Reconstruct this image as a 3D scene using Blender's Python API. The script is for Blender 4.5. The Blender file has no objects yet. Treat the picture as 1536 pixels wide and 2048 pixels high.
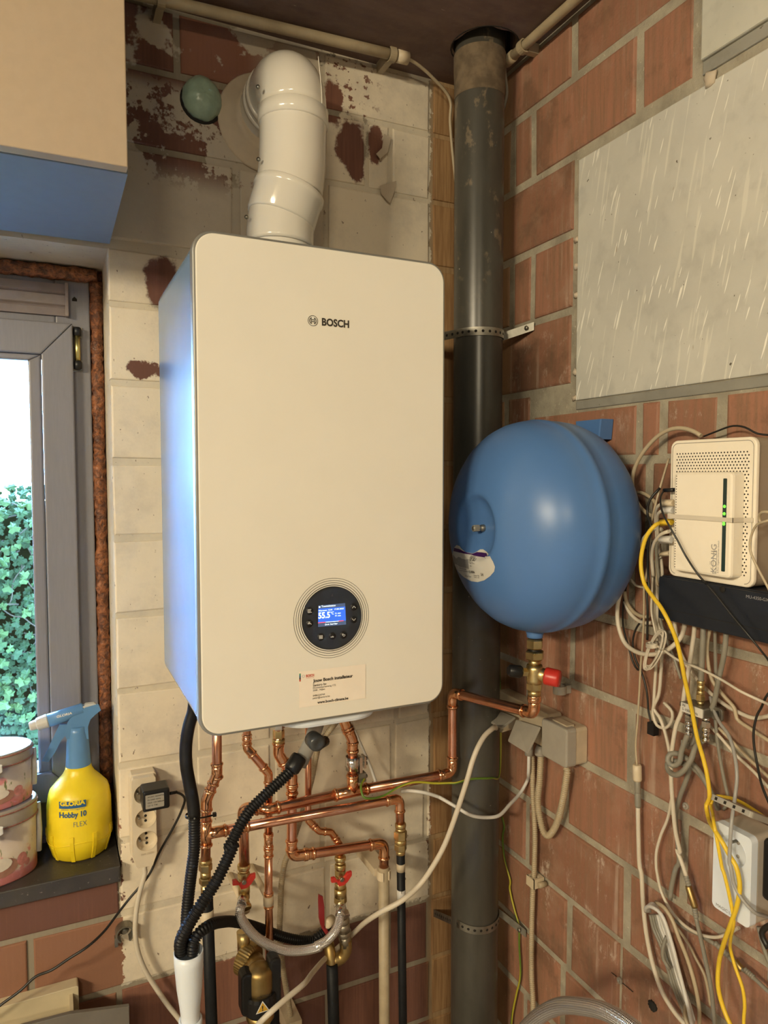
import bpy, bmesh, math, random
from mathutils import Vector as V, Matrix
random.seed(7)
SC = bpy.context.scene
COL = SC.collection
PI = math.pi

# ---------------------------------------------------------------- camera
F_PX, CXP, CYP = 1420.0, 768.0, 1024.0
YAW, TILT, ROLL = math.radians(25.2), math.radians(3.02), math.radians(0.05)
CAM = V((0.0, -1.42, 1.45))
fw = V((math.sin(YAW)*math.cos(TILT), math.cos(YAW)*math.cos(TILT), -math.sin(TILT)))
rt = V((math.cos(YAW), -math.sin(YAW), 0))
dn = fw.cross(rt)
rt, dn = rt*math.cos(ROLL)+dn*math.sin(ROLL), dn*math.cos(ROLL)-rt*math.sin(ROLL)
cd = bpy.data.cameras.new('camera'); co = bpy.data.objects.new('camera', cd); COL.objects.link(co)
cd.sensor_fit = 'VERTICAL'; cd.sensor_height = 24.0; cd.lens = F_PX/2048*24.0
cd.clip_start = 0.02; cd.clip_end = 200
m = Matrix.Identity(4)
for i in range(3):
    m[i][0] = rt[i]; m[i][1] = -dn[i]; m[i][2] = -fw[i]; m[i][3] = CAM[i]
co.matrix_world = m
SC.camera = co

# ---------------------------------------------------------------- light
SC.view_settings.view_transform = 'Standard'; SC.view_settings.look = 'None'
SC.view_settings.gamma = 1.0; SC.view_settings.use_curve_mapping = False
SC.view_settings.exposure = 0.03
wd = bpy.data.worlds.new('world'); SC.world = wd; wd.use_nodes = True
bg = wd.node_tree.nodes['Background']
bg.inputs[0].default_value = (0.26, 0.55, 1.0, 1); bg.inputs[1].default_value = 165.0
def area(name, loc, target, sx, sy, power, col):
    l = bpy.data.lights.new(name, 'AREA'); l.shape = 'RECTANGLE'; l.size = sx; l.size_y = sy
    l.energy = power; l.color = col
    o = bpy.data.objects.new(name, l); COL.objects.link(o); o.location = loc
    o.rotation_euler = (V(target)-V(loc)).to_track_quat('-Z', 'Y').to_euler()
    return o
WARM = (1.0, 0.85, 0.585)
area('ceiling_or_fill_lamp', (-2.40, -2.45, 2.27), (-1.6, -1.9, 1.2), 0.5, 0.16, 82, WARM)      # first two: fittings on the ceiling behind the camera
area('ceiling_or_fill_lamp', (-2.45, -1.75, 2.27), (-1.7, -1.3, 1.2), 0.5, 0.16, 24, WARM)
area('ceiling_or_fill_lamp', (-0.90, -3.30, 2.27), (-0.5, -2.2, 1.2), 0.5, 0.16, 24, WARM)  # extra lamp, added to fill the shadowed back wall

# ---------------------------------------------------------------- placing helpers
XR = 0.921                      # inner face of the right hand brick wall; the back wall face is Y = 0
def ray(px, py): return fw*F_PX + rt*(px-CXP) + dn*(py-CYP)
def onp(px, py, ax, val):
    r = ray(px, py); return CAM + r*((val-CAM[ax])/r[ax])
def atB(px, py, d=0.0): return onp(px, py, 1, -d)          # d metres in front of the back wall
def atR(px, py, d=0.0): return onp(px, py, 0, XR-d)        # d metres in front of the right wall
def depth(p): return (p-CAM).dot(fw)
def prad(w, p): return 0.5*w/F_PX*depth(p)                  # radius of something w pixels wide at p
CROP = {'A': (1236, 800, 5.12), 'B': (1200, 1100, 4.571), 'C': (1200, 1400, 4.571), 'D': (1200, 1700, 4.571),
        'E': (340, 1400, 5.12), 'F': (600, 1400, 4.8), 'G': (330, 1680, 4.8), 'H': (600, 1680, 4.8),
        'I': (880, 1240, 4.8), 'J': (880, 1540, 4.267), 'K': (880, 1760, 3.657), 'L': (0, 1400, 3.84),
        'M': (0, 1650, 3.657), 'N': (0, 480, 3.84), 'P': (0, 0, 1)}
def pts(s, wall, d):
    """'A 10,20 30,40,.05 B 5,6' -> points; a third number overrides the distance from the wall"""
    out = []; c = CROP['P']
    for t in s.split():
        if t in CROP: c = CROP[t]; continue
        v = [float(q) for q in t.split(',')]
        x = c[0]+v[0]/c[2]; y = c[1]+v[1]/c[2]; dd = v[2] if len(v) > 2 else d
        out.append(atB(x, y, dd) if wall == 'b' else atR(x, y, dd))
    return out

# ---------------------------------------------------------------- mesh builder
class MB:
    def __init__(s): s.v = []; s.f = []; s.uv = {}; s.sm = []
    def quadstrip(s, rings, closed=True, cap0=False, cap1=False, smooth=True, uvs=None):
        b = len(s.v); n = len(rings[0])
        for r in rings: s.v += [tuple(p) for p in r]
        for i in range(len(rings)-1):
            for j in range(n if closed else n-1):
                k = (j+1) % n
                s.f.append((b+i*n+j, b+i*n+k, b+(i+1)*n+k, b+(i+1)*n+j)); s.sm.append(smooth)
                if uvs: s.uv[len(s.f)-1] = [(uvs[i], j/n), (uvs[i], (j+1)/n), (uvs[i+1], (j+1)/n), (uvs[i+1], j/n)]
        if cap0: s.f.append(tuple(b+j for j in reversed(range(n)))); s.sm.append(False)
        if cap1:
            o = b+(len(rings)-1)*n; s.f.append(tuple(o+j for j in range(n))); s.sm.append(False)
    def box(s, a, b, ax=None, o=None):
        """axis box between corners a and b, optional basis ax=(u,v,n) and origin o"""
        base = len(s.v)
        for x in (a[0], b[0]):
            for y in (a[1], b[1]):
                for z in (a[2], b[2]):
                    p = V((x, y, z))
                    if ax: p = V(o)+ax[0]*x+ax[1]*y+ax[2]*z
                    s.v.append(tuple(p))
        for f in ((0, 1, 3, 2), (4, 6, 7, 5), (0, 4, 5, 1), (2, 3, 7, 6), (0, 2, 6, 4), (1, 5, 7, 3)):
            s.f.append(tuple(base+i for i in f)); s.sm.append(False)
        return s
    def tube(s, path, r, n=12, cap=True, rf=None):
        """path: list of points; r radius; rf(i, s) radius factor"""
        path = [V(p) for p in path]; N = len(path)
        T = []
        for i in range(N):
            a = path[max(i-1, 0)]; b = path[min(i+1, N-1)]; t = b-a
            T.append(t.normalized() if t.length > 1e-9 else V((0, 0, 1)))
        up = V((0, 0, 1)) if abs(T[0].z) < .9 else V((1, 0, 0))
        u = (up - T[0]*up.dot(T[0])).normalized(); rings = []; L = 0; uvs = []
        for i in range(N):
            if i:
                L += (path[i]-path[i-1]).length
                u = u - T[i]*u.dot(T[i])
                u = u.normalized() if u.length > 1e-6 else T[i].orthogonal().normalized()
            w = T[i].cross(u); rr = r if not callable(r) else r(L)
            if rf: rr *= rf[i]
            rings.append([path[i]+(u*math.cos(2*PI*k/n)+w*math.sin(2*PI*k/n))*rr for k in range(n)]); uvs.append(L)
        s.quadstrip(rings, True, cap, cap, True, uvs); return s
    def lathe(s, o, axis, prof, n=24, cap=True, smooth=True, flat=None):
        """prof: [(dist along axis, radius)]; flat(k,n) radius factor around"""
        o = V(o); t = V(axis).normalized(); u = t.orthogonal().normalized(); w = t.cross(u); rings = []
        for d, r in prof:
            rings.append([o+t*d+(u*math.cos(2*PI*k/n)+w*math.sin(2*PI*k/n))*(r*(flat(k) if flat else 1)) for k in range(n)])
        L = [0]
        for i in range(1, len(prof)): L.append(L[-1]+math.hypot(prof[i][0]-prof[i-1][0], prof[i][1]-prof[i-1][1]))
        s.quadstrip(rings, True, cap, cap, smooth, L); return s
    def hexa(s, o, axis, h, r, ch=.12):
        return s.lathe(o, axis, [(0, r*(1-ch)), (h*.12, r), (h*.88, r), (h, r*(1-ch))], 6, True, False)
    def prism(s, poly, o, u, v, n, d0, d1, ch=0.0):
        """extrude polygon (2D list, counter clockwise seen from +n) from d0 to d1 along n; front edge chamfer ch"""
        o, u, v, n = V(o), V(u), V(v), V(n)
        def ring(d, inset):
            P = poly
            if inset:
                c = inset_poly(poly, inset); P = c
            return [o+u*a+v*b+n*d for a, b in P]
        rings = [ring(d0, 0), ring(d1-ch, 0)] + ([ring(d1-ch*.3, ch*.3), ring(d1, ch)] if ch else [ring(d1, 0)])
        if not ch: rings = [ring(d0, 0), ring(d1, 0)]
        s.quadstrip(rings, True, True, True, False); return s
    def add(s, verts, faces, smooth=False):
        b = len(s.v); s.v += [tuple(p) for p in verts]
        for f in faces: s.f.append(tuple(b+i for i in f)); s.sm.append(smooth)
        return s
    def mesh(s, name, shift):
        me = bpy.data.meshes.new(name)
        me.from_pydata([(p[0]-shift[0], p[1]-shift[1], p[2]-shift[2]) for p in s.v], [], s.f)
        me.polygons.foreach_set('use_smooth', s.sm)
        if s.uv:
            ul = me.uv_layers.new(name='UVMap')
            for fi, c in s.uv.items():
                p = me.polygons[fi]
                for k, li in enumerate(p.loop_indices): ul.data[li].uv = c[k]
        me.update(); return me
def inset_poly(P, d):
    n = len(P); out = []
    for i in range(n):
        a, b, c = V(P[i-1]), V(P[i]), V(P[(i+1) % n])
        e1 = (b-a).normalized(); e2 = (c-b).normalized()
        n1 = V((-e1.y, e1.x)); n2 = V((-e2.y, e2.x)); h = n1+n2
        h = h/max(h.dot(n1), .2) if h.length > 1e-6 else n1
        out.append(tuple(b+h*d))
    return out
def rrect(w, h, r, k=6, cx=0, cy=0):
    P = []
    for (sx, sy, a0) in ((1, -1, -90), (1, 1, 0), (-1, 1, 90), (-1, -1, 180)):
        for i in range(k+1):
            a = math.radians(a0+90*i/k)
            P.append((cx+sx*(w/2-r)+r*math.cos(a), cy+sy*(h/2-r)+r*math.sin(a)))
    return P
def circ(r, n=24, cx=0, cy=0): return [(cx+r*math.cos(2*PI*i/n), cy+r*math.sin(2*PI*i/n)) for i in range(n)]

WLOC = {}
def thing(name, label, cat, loc, group=None):
    o = bpy.data.objects.new(name, None); COL.objects.link(o); o.location = loc
    o.empty_display_size = .02
    o['label'] = label; o['category'] = cat
    if group: o['group'] = group
    WLOC[o.name] = V(loc); return o
def struct(name, mb=None, mat=None, loc=(0, 0, 0)):
    if mb is None: o = bpy.data.objects.new(name, None); o.empty_display_size = .02
    else: o = bpy.data.objects.new(name, mb.mesh(name, loc)); o.data.materials.append(mat)
    COL.objects.link(o); o.location = loc; o['kind'] = 'structure'; WLOC[o.name] = V(loc); return o
def part(name, mb, mat, parent, label=None, stuff=False):
    L = WLOC[parent.name]
    o = bpy.data.objects.new(name, mb.mesh(name, L) if isinstance(mb, MB) else mb)
    COL.objects.link(o); o.parent = parent; WLOC[o.name] = L
    if mat and not o.data.materials: o.data.materials.append(mat)
    if label: o['label'] = label
    if stuff: o['kind'] = 'stuff'
    return o
def single(name, mb, mat, label, cat, group=None, loc=None):
    """a thing that is one mesh"""
    if loc is None:
        xs = [v for v in mb.v]; loc = (sum(v[0] for v in xs)/len(xs), sum(v[1] for v in xs)/len(xs), min(v[2] for v in xs))
    o = bpy.data.objects.new(name, mb.mesh(name, loc)); COL.objects.link(o); o.location = loc
    o.data.materials.append(mat); o['label'] = label; o['category'] = cat
    if group: o['group'] = group
    WLOC[o.name] = V(loc); return o

# smooth curves and filleted pipes
def spline(P, step=.006):
    P = [V(p) for p in P]
    if len(P) < 3:
        n = max(2, int((P[1]-P[0]).length/step)); return [P[0].lerp(P[1], i/n) for i in range(n+1)]
    out = []
    for i in range(len(P)-1):
        p0 = P[i-1] if i else P[0]*2-P[1]
        p1, p2 = P[i], P[i+1]; p3 = P[i+2] if i+2 < len(P) else P[-1]*2-P[-2]
        t1 = math.sqrt(max((p1-p0).length, 1e-5)); t2 = math.sqrt(max((p2-p1).length, 1e-5)); t3 = math.sqrt(max((p3-p2).length, 1e-5))
        m1 = ((p1-p0)/t1-(p2-p0)/(t1+t2)+(p2-p1)/t2)*t2
        m2 = ((p2-p1)/t2-(p3-p1)/(t2+t3)+(p3-p2)/t3)*t2
        n = max(2, int((p2-p1).length/step))
        for k in range(n):
            t = k/n
            out.append(p1*(2*t**3-3*t*t+1)+m1*(t**3-2*t*t+t)+p2*(-2*t**3+3*t*t)+m2*(t**3-t*t))
    out.append(P[-1]); return out
def resample(P, step):
    out = [P[0]]; acc = 0
    for i in range(1, len(P)):
        a, b = P[i-1], P[i]; L = (b-a).length; d = step-acc
        while d <= L:
            out.append(a.lerp(b, d/L)); d += step
        acc = (acc+L) % step if L < 1e9 else 0
        acc = L-(d-step)
    return out
def fillet(P, r, k=7):
    """polyline with rounded corners -> (points, [corner arcs])"""
    P = [V(p) for p in P]; out = [P[0]]; arcs = []
    for i in range(1, len(P)-1):
        a = (P[i-1]-P[i]); b = (P[i+1]-P[i]); la, lb = a.length, b.length; a.normalize(); b.normalize()
        ang = a.angle(b); d = min(r/math.tan(ang/2), la*.48, lb*.48)
        p, q = P[i]+a*d, P[i]+b*d
        arc = [p*(1-t)**2+P[i]*2*t*(1-t)+q*t*t for t in [j/k for j in range(k+1)]]
        out += arc; arcs.append((a, arc, b))
    out.append(P[-1]); return out, arcs
def cable(name, P, r, mat, label, cat='cable', group=None, n=8, step=.006):
    return single(name, MB().tube(spline(P, step), r, n), mat, label, cat, group)
def corr(P, r, pitch=.004, amp=.10, n=12):
    Q = resample(spline(P, .004), pitch/4); rf = [(1.0, 1.0, 1-2*amp, 1-2*amp)[i % 4] for i in range(len(Q))]
    return MB().tube(Q, r, n, True, rf)
def holed_plate(outer, holes, o, u, v, n, d0, d1):
    """flat plate with round holes; returns a mesh builder"""
    cu = bpy.data.curves.new('c', 'CURVE'); cu.dimensions = '2D'; cu.fill_mode = 'BOTH'; cu.extrude = (d1-d0)/2
    for P in [outer]+[circ(r, 32, a, b) for a, b, r in holes]:
        sp = cu.splines.new('POLY'); sp.points.add(len(P)-1); sp.use_cyclic_u = True
        for q, (a, b) in zip(sp.points, P): q.co = (a, b, 0, 1)
    ob = bpy.data.objects.new('c', cu); COL.objects.link(ob); dg = bpy.context.evaluated_depsgraph_get(); dg.update()
    me = bpy.data.meshes.new_from_object(ob.evaluated_get(dg)); o, u, v, n = V(o), V(u), V(v), V(n)
    mb = MB().add([o+u*q.co.x+v*q.co.y+n*(q.co.z+(d0+d1)/2) for q in me.vertices], [tuple(f.vertices) for f in me.polygons])
    bpy.data.objects.remove(ob); bpy.data.curves.remove(cu); bpy.data.meshes.remove(me); return mb
def bead(mb, p, t, r, w=.006, h=.12, n=14):
    mb.lathe(V(p)-V(t).normalized()*w/2, t, [(0, r), (w*.2, r*(1+h*.8)), (w*.5, r*(1+h)), (w*.8, r*(1+h*.8)), (w, r)], n)
def copper(root, P, r, mat, bend=1.6, n=16, fit=None, elbow=True):
    """copper tube with press elbows: one 'tube' part, one 'elbow' part per corner"""
    Q, arcs = fillet(P, r*bend)
    part('tube', MB().tube(Q, r, n), mat, root)
    if elbow:
        for a, arc, b in arcs:
            mb = MB(); e = r*2.0
            path = [arc[0]+a*e, arc[0]+a*e*.5]+arc+[arc[-1]+b*e*.5, arc[-1]+b*e]
            mb.tube(path, r*1.1, n)
            for p, t in ((arc[0]+a*e*.85, a), (arc[-1]+b*e*.85, b)): bead(mb, p, t, r*1.1, r*.6, .17, n)
            part('elbow', mb, fit or mat, root)
def coupling(root, p, t, r, L, mat, name='coupling', n=16):
    p = V(p); t = V(t).normalized(); mb = MB()
    mb.lathe(p-t*L/2, t, [(0, r), (0, r*1.1), (L, r*1.1), (L, r)], n)
    for s in (-1, 1): bead(mb, p+t*(s*(L/2-r*.35)), t, r*1.1, r*.6, .17, n)
    return part(name, mb, mat, root)

_dg = None
def text_mb(body, o, u, v, size, lift=0.0004, bold=0.0, align='LEFT', sx=1.0, mb=None):
    cu = bpy.data.curves.new('t', 'FONT'); cu.body = body; cu.size = 1.0; cu.offset = bold; cu.align_x = align; cu.resolution_u = 3
    ob = bpy.data.objects.new('t', cu); COL.objects.link(ob)
    dg = bpy.context.evaluated_depsgraph_get(); dg.update()
    me = bpy.data.meshes.new_from_object(ob.evaluated_get(dg))
    u = V(u).normalized(); v = V(v).normalized(); n = u.cross(v)
    mb = mb or MB()
    mb.add([V(o)+u*(q.co.x*size*sx)+v*(q.co.y*size)+n*lift for q in me.vertices], [tuple(p.vertices) for p in me.polygons])
    bpy.data.objects.remove(ob); bpy.data.curves.remove(cu); bpy.data.meshes.remove(me)
    return mb

# ---------------------------------------------------------------- materials
class NB:
    def __init__(s, name):
        s.m = bpy.data.materials.new(name); s.m.use_nodes = True; s.t = s.m.node_tree
        s.b = s.t.nodes['Principled BSDF']
    def n(s, ty, ins=None, out=0, **props):
        d = s.t.nodes.new(ty)
        for k, v in props.items(): setattr(d, k, v)
        for k, v in (ins or {}).items(): s.set(d.inputs[k], v)
        return d.outputs[out]
    def set(s, sock, v):
        if isinstance(v, bpy.types.NodeSocket): s.t.links.new(v, sock)
        else:
            if sock.type == 'RGBA' and len(v) == 3: v = (*v, 1)
            sock.default_value = v
    def bs(s, **kw):
        for k, v in kw.items(): s.set(s.b.inputs[k.replace('_', ' ')], v)
        return s.m
    def pos(s): return s.n('ShaderNodeNewGeometry', out=0)
    def obj(s): return s.n('ShaderNodeTexCoord', out=3)
    def uv(s): return s.n('ShaderNodeTexCoord', out=2)
    def rnd(s): return s.n('ShaderNodeObjectInfo', out=5)
    def scale(s, vec, sc): return s.n('ShaderNodeMapping', {0: vec, 3: sc})
    def noise(s, vec, sc, det=4, rough=.55, dist=0, out=0):
        return s.n('ShaderNodeTexNoise', {'Vector': vec, 'Scale': sc, 'Detail': det, 'Roughness': rough, 'Distortion': dist}, out)
    def math(s, op, a, b=0.0, c=0.0, clamp=False): return s.n('ShaderNodeMath', {0: a, 1: b, 2: c}, operation=op, use_clamp=clamp)
    def ss(s, x, a, b, lo=0.0, hi=1.0):
        return s.n('ShaderNodeMapRange', {0: x, 1: a, 2: b, 3: lo, 4: hi}, interpolation_type='SMOOTHSTEP')
    def mix(s, f, a, b, mode='MIX'): return s.n('ShaderNodeMix', {0: f, 6: a, 7: b}, 2, data_type='RGBA', blend_type=mode)
    def sep(s, v):
        d = s.t.nodes.new('ShaderNodeSeparateXYZ'); s.set(d.inputs[0], v); return d.outputs
    def bump(s, h, strength=.3, dist=.002): return s.n('ShaderNodeBump', {'Strength': strength, 'Distance': dist, 'Height': h})

def M(name, col, rough=.5, metal=0.0, var=.08, vs=30, bump=0.0, bs=200, coat=0.0, spec=None):
    b = NB(name); p = b.obj()
    nz = b.noise(p, vs, 4)
    c = b.mix(b.ss(nz, .3, .7), [x*(1-var) for x in col], [min(1, x*(1+var)) for x in col])
    b.bs(Base_Color=c, Roughness=b.ss(nz, .2, .8, max(rough-.015, 0), min(rough+.015, 1)), Metallic=metal)
    if bump: b.bs(Normal=b.bump(b.noise(p, bs, 3), bump))
    if coat: b.bs(Coat_Weight=coat, Coat_Roughness=.08)
    if spec is not None: b.bs(Specular_IOR_Level=spec)
    return b.m

def ell(b, X, Z, cx, cz, rx, rz, soft=.12):
    dx = b.math('DIVIDE', b.math('SUBTRACT', X, cx), rx); dz = b.math('DIVIDE', b.math('SUBTRACT', Z, cz), rz)
    d = b.math('SQRT', b.math('ADD', b.math('MULTIPLY', dx, dx), b.math('MULTIPLY', dz, dz)))
    return b.ss(d, 1+soft, 1-soft)
def paint_mask(b):
    """where the old white paint still sits on the back wall (a stain with its own shape, in wall coordinates)"""
    p = b.pos()
    big = b.noise(p, 9, 5, .6); fine = b.noise(p, 55, 5, .65)
    o = b.sep(p)
    jx = b.math('MULTIPLY', b.math('SUBTRACT', b.noise(p, 28, 5, .7, out=0), .5), .05)
    q = b.sep(b.n('ShaderNodeVectorMath', {0: p, 1: (5.3, 1.7, 3.1)}, operation='ADD'))
    jz = b.math('MULTIPLY', b.math('SUBTRACT', b.noise(b.n('ShaderNodeVectorMath', {0: p, 1: (5.3, 1.7, 3.1)}, operation='ADD'), 30, 5, .7), .5), .05)
    X = b.math('ADD', o[0], jx); Z = b.math('ADD', o[2], jz)
    bare = b.ss(X, .783, .786)                                            # raw brick next to the corner
    low = b.ss(Z, .458, .452)
    bare = b.math('MAXIMUM', bare, low)
    lowl = b.math('MULTIPLY', b.ss(X, .108, .106), b.ss(Z, .80, .79))
    bare = b.math('MAXIMUM', bare, lowl)
    for e in ((.594, 2.142, .036, .052), (.604, 2.115, .022, .045), (.650, 2.158, .021, .038), (.165, 1.647, .026, .017), (.196, 1.645, .011, .015),
              (.205, 1.815, .035, .05), (.552, 2.222, .022, .045), (.15, .70, .02, .015)):
        bare = b.math('MAXIMUM', bare, ell(b, X, Z, *e))
    # worn zones
    t1 = b.math('MULTIPLY', b.ss(o[0], .48, .36), b.ss(o[2], 2.16, 2.20))
    w1 = b.math('MULTIPLY', t1, b.ss(big, .40, .44))
    t2 = b.math('MULTIPLY', b.ss(o[0], .44, .34), b.ss(o[2], 1.98, 2.05))
    w2 = b.math('MULTIPLY', t2, b.ss(b.math('ADD', b.math('MULTIPLY', big, .7), b.math('MULTIPLY', fine, .3)), .50, .53))
    t3 = b.math('MULTIPLY', b.math('MULTIPLY', b.ss(o[0], .50, .53), b.ss(o[0], .68, .62)), b.ss(o[2], 2.15, 2.22))
    w3 = b.math('MULTIPLY', t3, b.ss(fine, .55, .60))
    w4 = b.ss(fine, .735, .75)
    for w in (w1, w2, w3, w4): bare = b.math('MAXIMUM', bare, w)
    return b.math('SUBTRACT', 1, bare, clamp=True), big, fine, o
def back_wall_mat(name, raw1, raw2, pcol):
    b = NB(name); mask, big, fine, o = paint_mask(b); p = b.pos(); r = b.rnd()
    st = b.noise(b.scale(p, (60, 60, 3)), 3, 3)
    raw = b.mix(b.ss(b.math('ADD', b.math('MULTIPLY', r, .5), b.math('MULTIPLY', st, .5)), .3, .75), raw1, raw2)
    yel = b.mix(b.ss(st, .35, .65), (.30, .17, .065), (.42, .26, .11))
    raw = b.mix(b.math('MULTIPLY', b.ss(o[0], .77, .80), .75), raw, yel)
    dirt = b.ss(b.noise(p, 6, 6, .7), .42, .72)
    pc = b.mix(b.math('MULTIPLY', dirt, .6), pcol, [c*k for c, k in zip(pcol, (.62, .63, .68))])
    pc = b.mix(b.ss(b.noise(b.n('ShaderNodeMapping', {0: p, 1: (.3, 0, .1), 3: (1.4, 1, .8)}), 75, 4, .62), .655, .70), pc, (.20, .14, .10))
    top = b.math('MULTIPLY', b.ss(o[2], 1.83, 1.90), b.ss(o[0], .56, .48))       # paint colour turns grey-brown high up left of the flue
    pc = b.mix(b.math('MULTIPLY', top, .55), pc, (.34, .295, .255))
    c = b.mix(mask, raw, pc)
    h = b.math('ADD', b.math('MULTIPLY', mask, .8), b.math('MULTIPLY', b.noise(p, 160, 4), .5))
    b.bs(Base_Color=c, Roughness=b.ss(mask, 0, 1, .9, .62), Normal=b.bump(h, .45, .0015)); return b.m
M_bb = back_wall_mat('painted_brick', (.14, .062, .045), (.24, .105, .066), (.77, .68, .535))
M_bb2 = back_wall_mat('bare_brick', (.26, .125, .075), (.34, .165, .10), (.77, .68, .535))
M_bm = back_wall_mat('painted_mortar', (.26, .225, .17), (.33, .28, .21), (.65, .58, .455))

def right_brick():
    b = NB('red_brick'); p = b.pos(); r = b.rnd(); o = b.sep(p)
    st = b.noise(b.scale(p, (30, 30, 2.2)), 4, 4, .6)
    c = b.mix(r, (.27, .125, .078), (.37, .175, .11))
    c = b.mix(b.ss(st, .35, .75), c, (.25, .14, .085))
    blot = b.noise(p, 12, 5, .6)
    c = b.mix(b.math('MULTIPLY', b.ss(blot, .5, .72), .5), c, (.36, .23, .16))
    c = b.mix(b.math('MULTIPLY', b.ss(b.noise(b.n('ShaderNodeMapping', {0: p, 1: (3, 7, 1)}), 8, 6, .65), .52, .66), .55), c, (.13, .075, .045))
    sp = b.ss(b.noise(b.scale(p, (1, 1, .6)), 22, 9, .80), .54, .68)                       # lime bloom and splashes
    c = b.mix(b.math('MULTIPLY', b.math('MULTIPLY', sp, b.math('MULTIPLY', b.ss(b.noise(p, 5.5, 4, .6), .40, .56), b.ss(o[2], 2.0, 1.4, .25, 1.0))), .8), c, (.62, .53, .44))
    run = b.math('MULTIPLY', b.ss(b.noise(b.scale(p, (40, 40, 1.8)), 1.6, 5, .65), .54, .66), b.math('MULTIPLY', b.ss(b.noise(p, 3, 3), .44, .56), b.ss(o[2], 2.0, 1.4, .35, 1.0)))
    c = b.mix(b.math('MULTIPLY', run, .5), c, (.58, .47, .38))
    c = b.mix(b.ss(b.noise(b.scale(p, (40, 40, 12)), 5, 3, .6), .75, .80), c, (.10, .055, .03))
    yel = b.math('MULTIPLY', b.ss(o[1], -.135, -.10), .7)
    c = b.mix(yel, c, (.27, .165, .075))
    h = b.math('ADD', b.math('MULTIPLY', st, .6), b.noise(p, 220, 4))
    b.bs(Base_Color=c, Roughness=.62, Normal=b.bump(h, .5, .0015)); return b.m
M_rb = right_brick()
def mortar():
    b = NB('mortar'); p = b.pos()
    c = b.mix(b.ss(b.noise(p, 18, 5), .3, .7), (.29, .26, .20), (.44, .40, .31))
    c = b.mix(b.ss(b.noise(p, 150, 3), .66, .74), c, (.55, .50, .40))
    b.bs(Base_Color=c, Roughness=.95, Normal=b.bump(b.noise(p, 180, 5, .7), .8, .003)); return b.m
M_mo = mortar()
def concrete(name, c1, c2, streak=True):
    b = NB(name); p = b.pos()
    c = b.mix(b.ss(b.noise(p, 5, 6, .6), .3, .7), c1, c2)
    c = b.mix(b.math('MULTIPLY', b.ss(b.noise(p, 30, 4), .5, .75), .35), c, [x*.75 for x in c1])
    c = b.mix(b.ss(b.noise(p, 110, 2, .5), .73, .78), c, (.10, .085, .06))                       # pin holes
    if streak:
        def streaks(deg, sy, sz, s, lo, hi):
            q = b.scale(b.n('ShaderNodeMapping', {0: p, 2: (math.radians(deg), 0, 0)}), (1, sy, sz))
            return b.ss(b.noise(q, s, 1, .4), lo, hi)
        c = b.mix(b.math('MULTIPLY', streaks(-18, 60, 4.5, 3.2, .685, .71), .85), c, (.92, .90, .82))
        c = b.mix(b.math('MULTIPLY', streaks(-10, 45, 2.5, 3.6, .64, .70), .5), c, (.75, .73, .64))
        c = b.mix(b.math('MULTIPLY', b.ss(b.noise(b.scale(p, (10, 10, 4)), 6, 2), .76, .80), .5), c, (.27, .19, .09))
    b.bs(Base_Color=c, Roughness=.75, Normal=b.bump(b.noise(p, 120, 4), .25, .001)); return b.m
M_pan = concrete('concrete_panel', (.50, .495, .45), (.60, .59, .53))
M_beam = concrete('concrete_beam', (.49, .49, .43), (.59, .58, .50), False)
M_strip = concrete('grey_mortar', (.22, .215, .19), (.31, .30, .26), False)
def ceil_mat():
    b = NB('ceiling_board'); p = b.pos()
    c = b.mix(b.ss(b.noise(b.scale(p, (3, 9, 3)), 3, 6, .6), .3, .7), (.155, .10, .08), (.215, .145, .115))
    c = b.mix(b.math('MULTIPLY', b.ss(b.noise(p, 16, 5), .52, .7), .4), c, (.11, .065, .05))
    c = b.mix(b.ss(b.noise(b.scale(p, (1, 3, 1)), 40, 3), .72, .76), c, (.42, .33, .25))
    b.bs(Base_Color=c, Roughness=.8, Normal=b.bump(b.noise(p, 90, 4), .3)); return b.m
M_ceil = ceil_mat()
M_plain = M('plaster', (.52, .44, .34), .9, 0, .1, 5)
M_floor = M('floor_tile', (.30, .27, .23), .6, 0, .1, 5)
M_cab = M('cabinet_laminate', (.47, .37, .265), .42, 0, .02, 60)
M_cabs = M('cabinet_side_daylit', (.19, .26, .36), .5, 0, .03, 40)  # blue of the window daylight put into the carcass colour
def wood_frame():
    b = NB('window_frame_foil'); p = b.obj()
    g = b.noise(b.scale(p, (90, 90, 6)), 4, 4)
    b.bs(Base_Color=b.mix(g, (.185, .185, .215), (.235, .235, .27)), Roughness=.42, Normal=b.bump(g, .12, .0008)); return b.m
M_frame = wood_frame()
M_vent = M('vent_plastic', (.25, .21, .205), .45)
def foam_mat():
    b = NB('pur_foam'); p = b.pos()
    n = b.noise(p, 85, 5, .65, .6)
    b.bs(Base_Color=b.mix(b.ss(n, .35, .7), (.065, .020, .009), (.34, .12, .042)), Roughness=.32, Normal=b.bump(n, .9, .006)); return b.m
M_foam = foam_mat()
def slate():
    b = NB('bluestone_sill'); p = b.pos()
    c = b.mix(b.ss(b.noise(p, 9, 5), .3, .7), (.030, .028, .028), (.060, .054, .050))
    c = b.mix(b.ss(b.noise(p, 160, 3, .6), .66, .72), c, (.22, .20, .18))
    b.bs(Base_Color=c, Roughness=.42, Normal=b.bump(b.noise(p, 150, 4), .25, .001)); return b.m
M_slate = slate()
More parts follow.
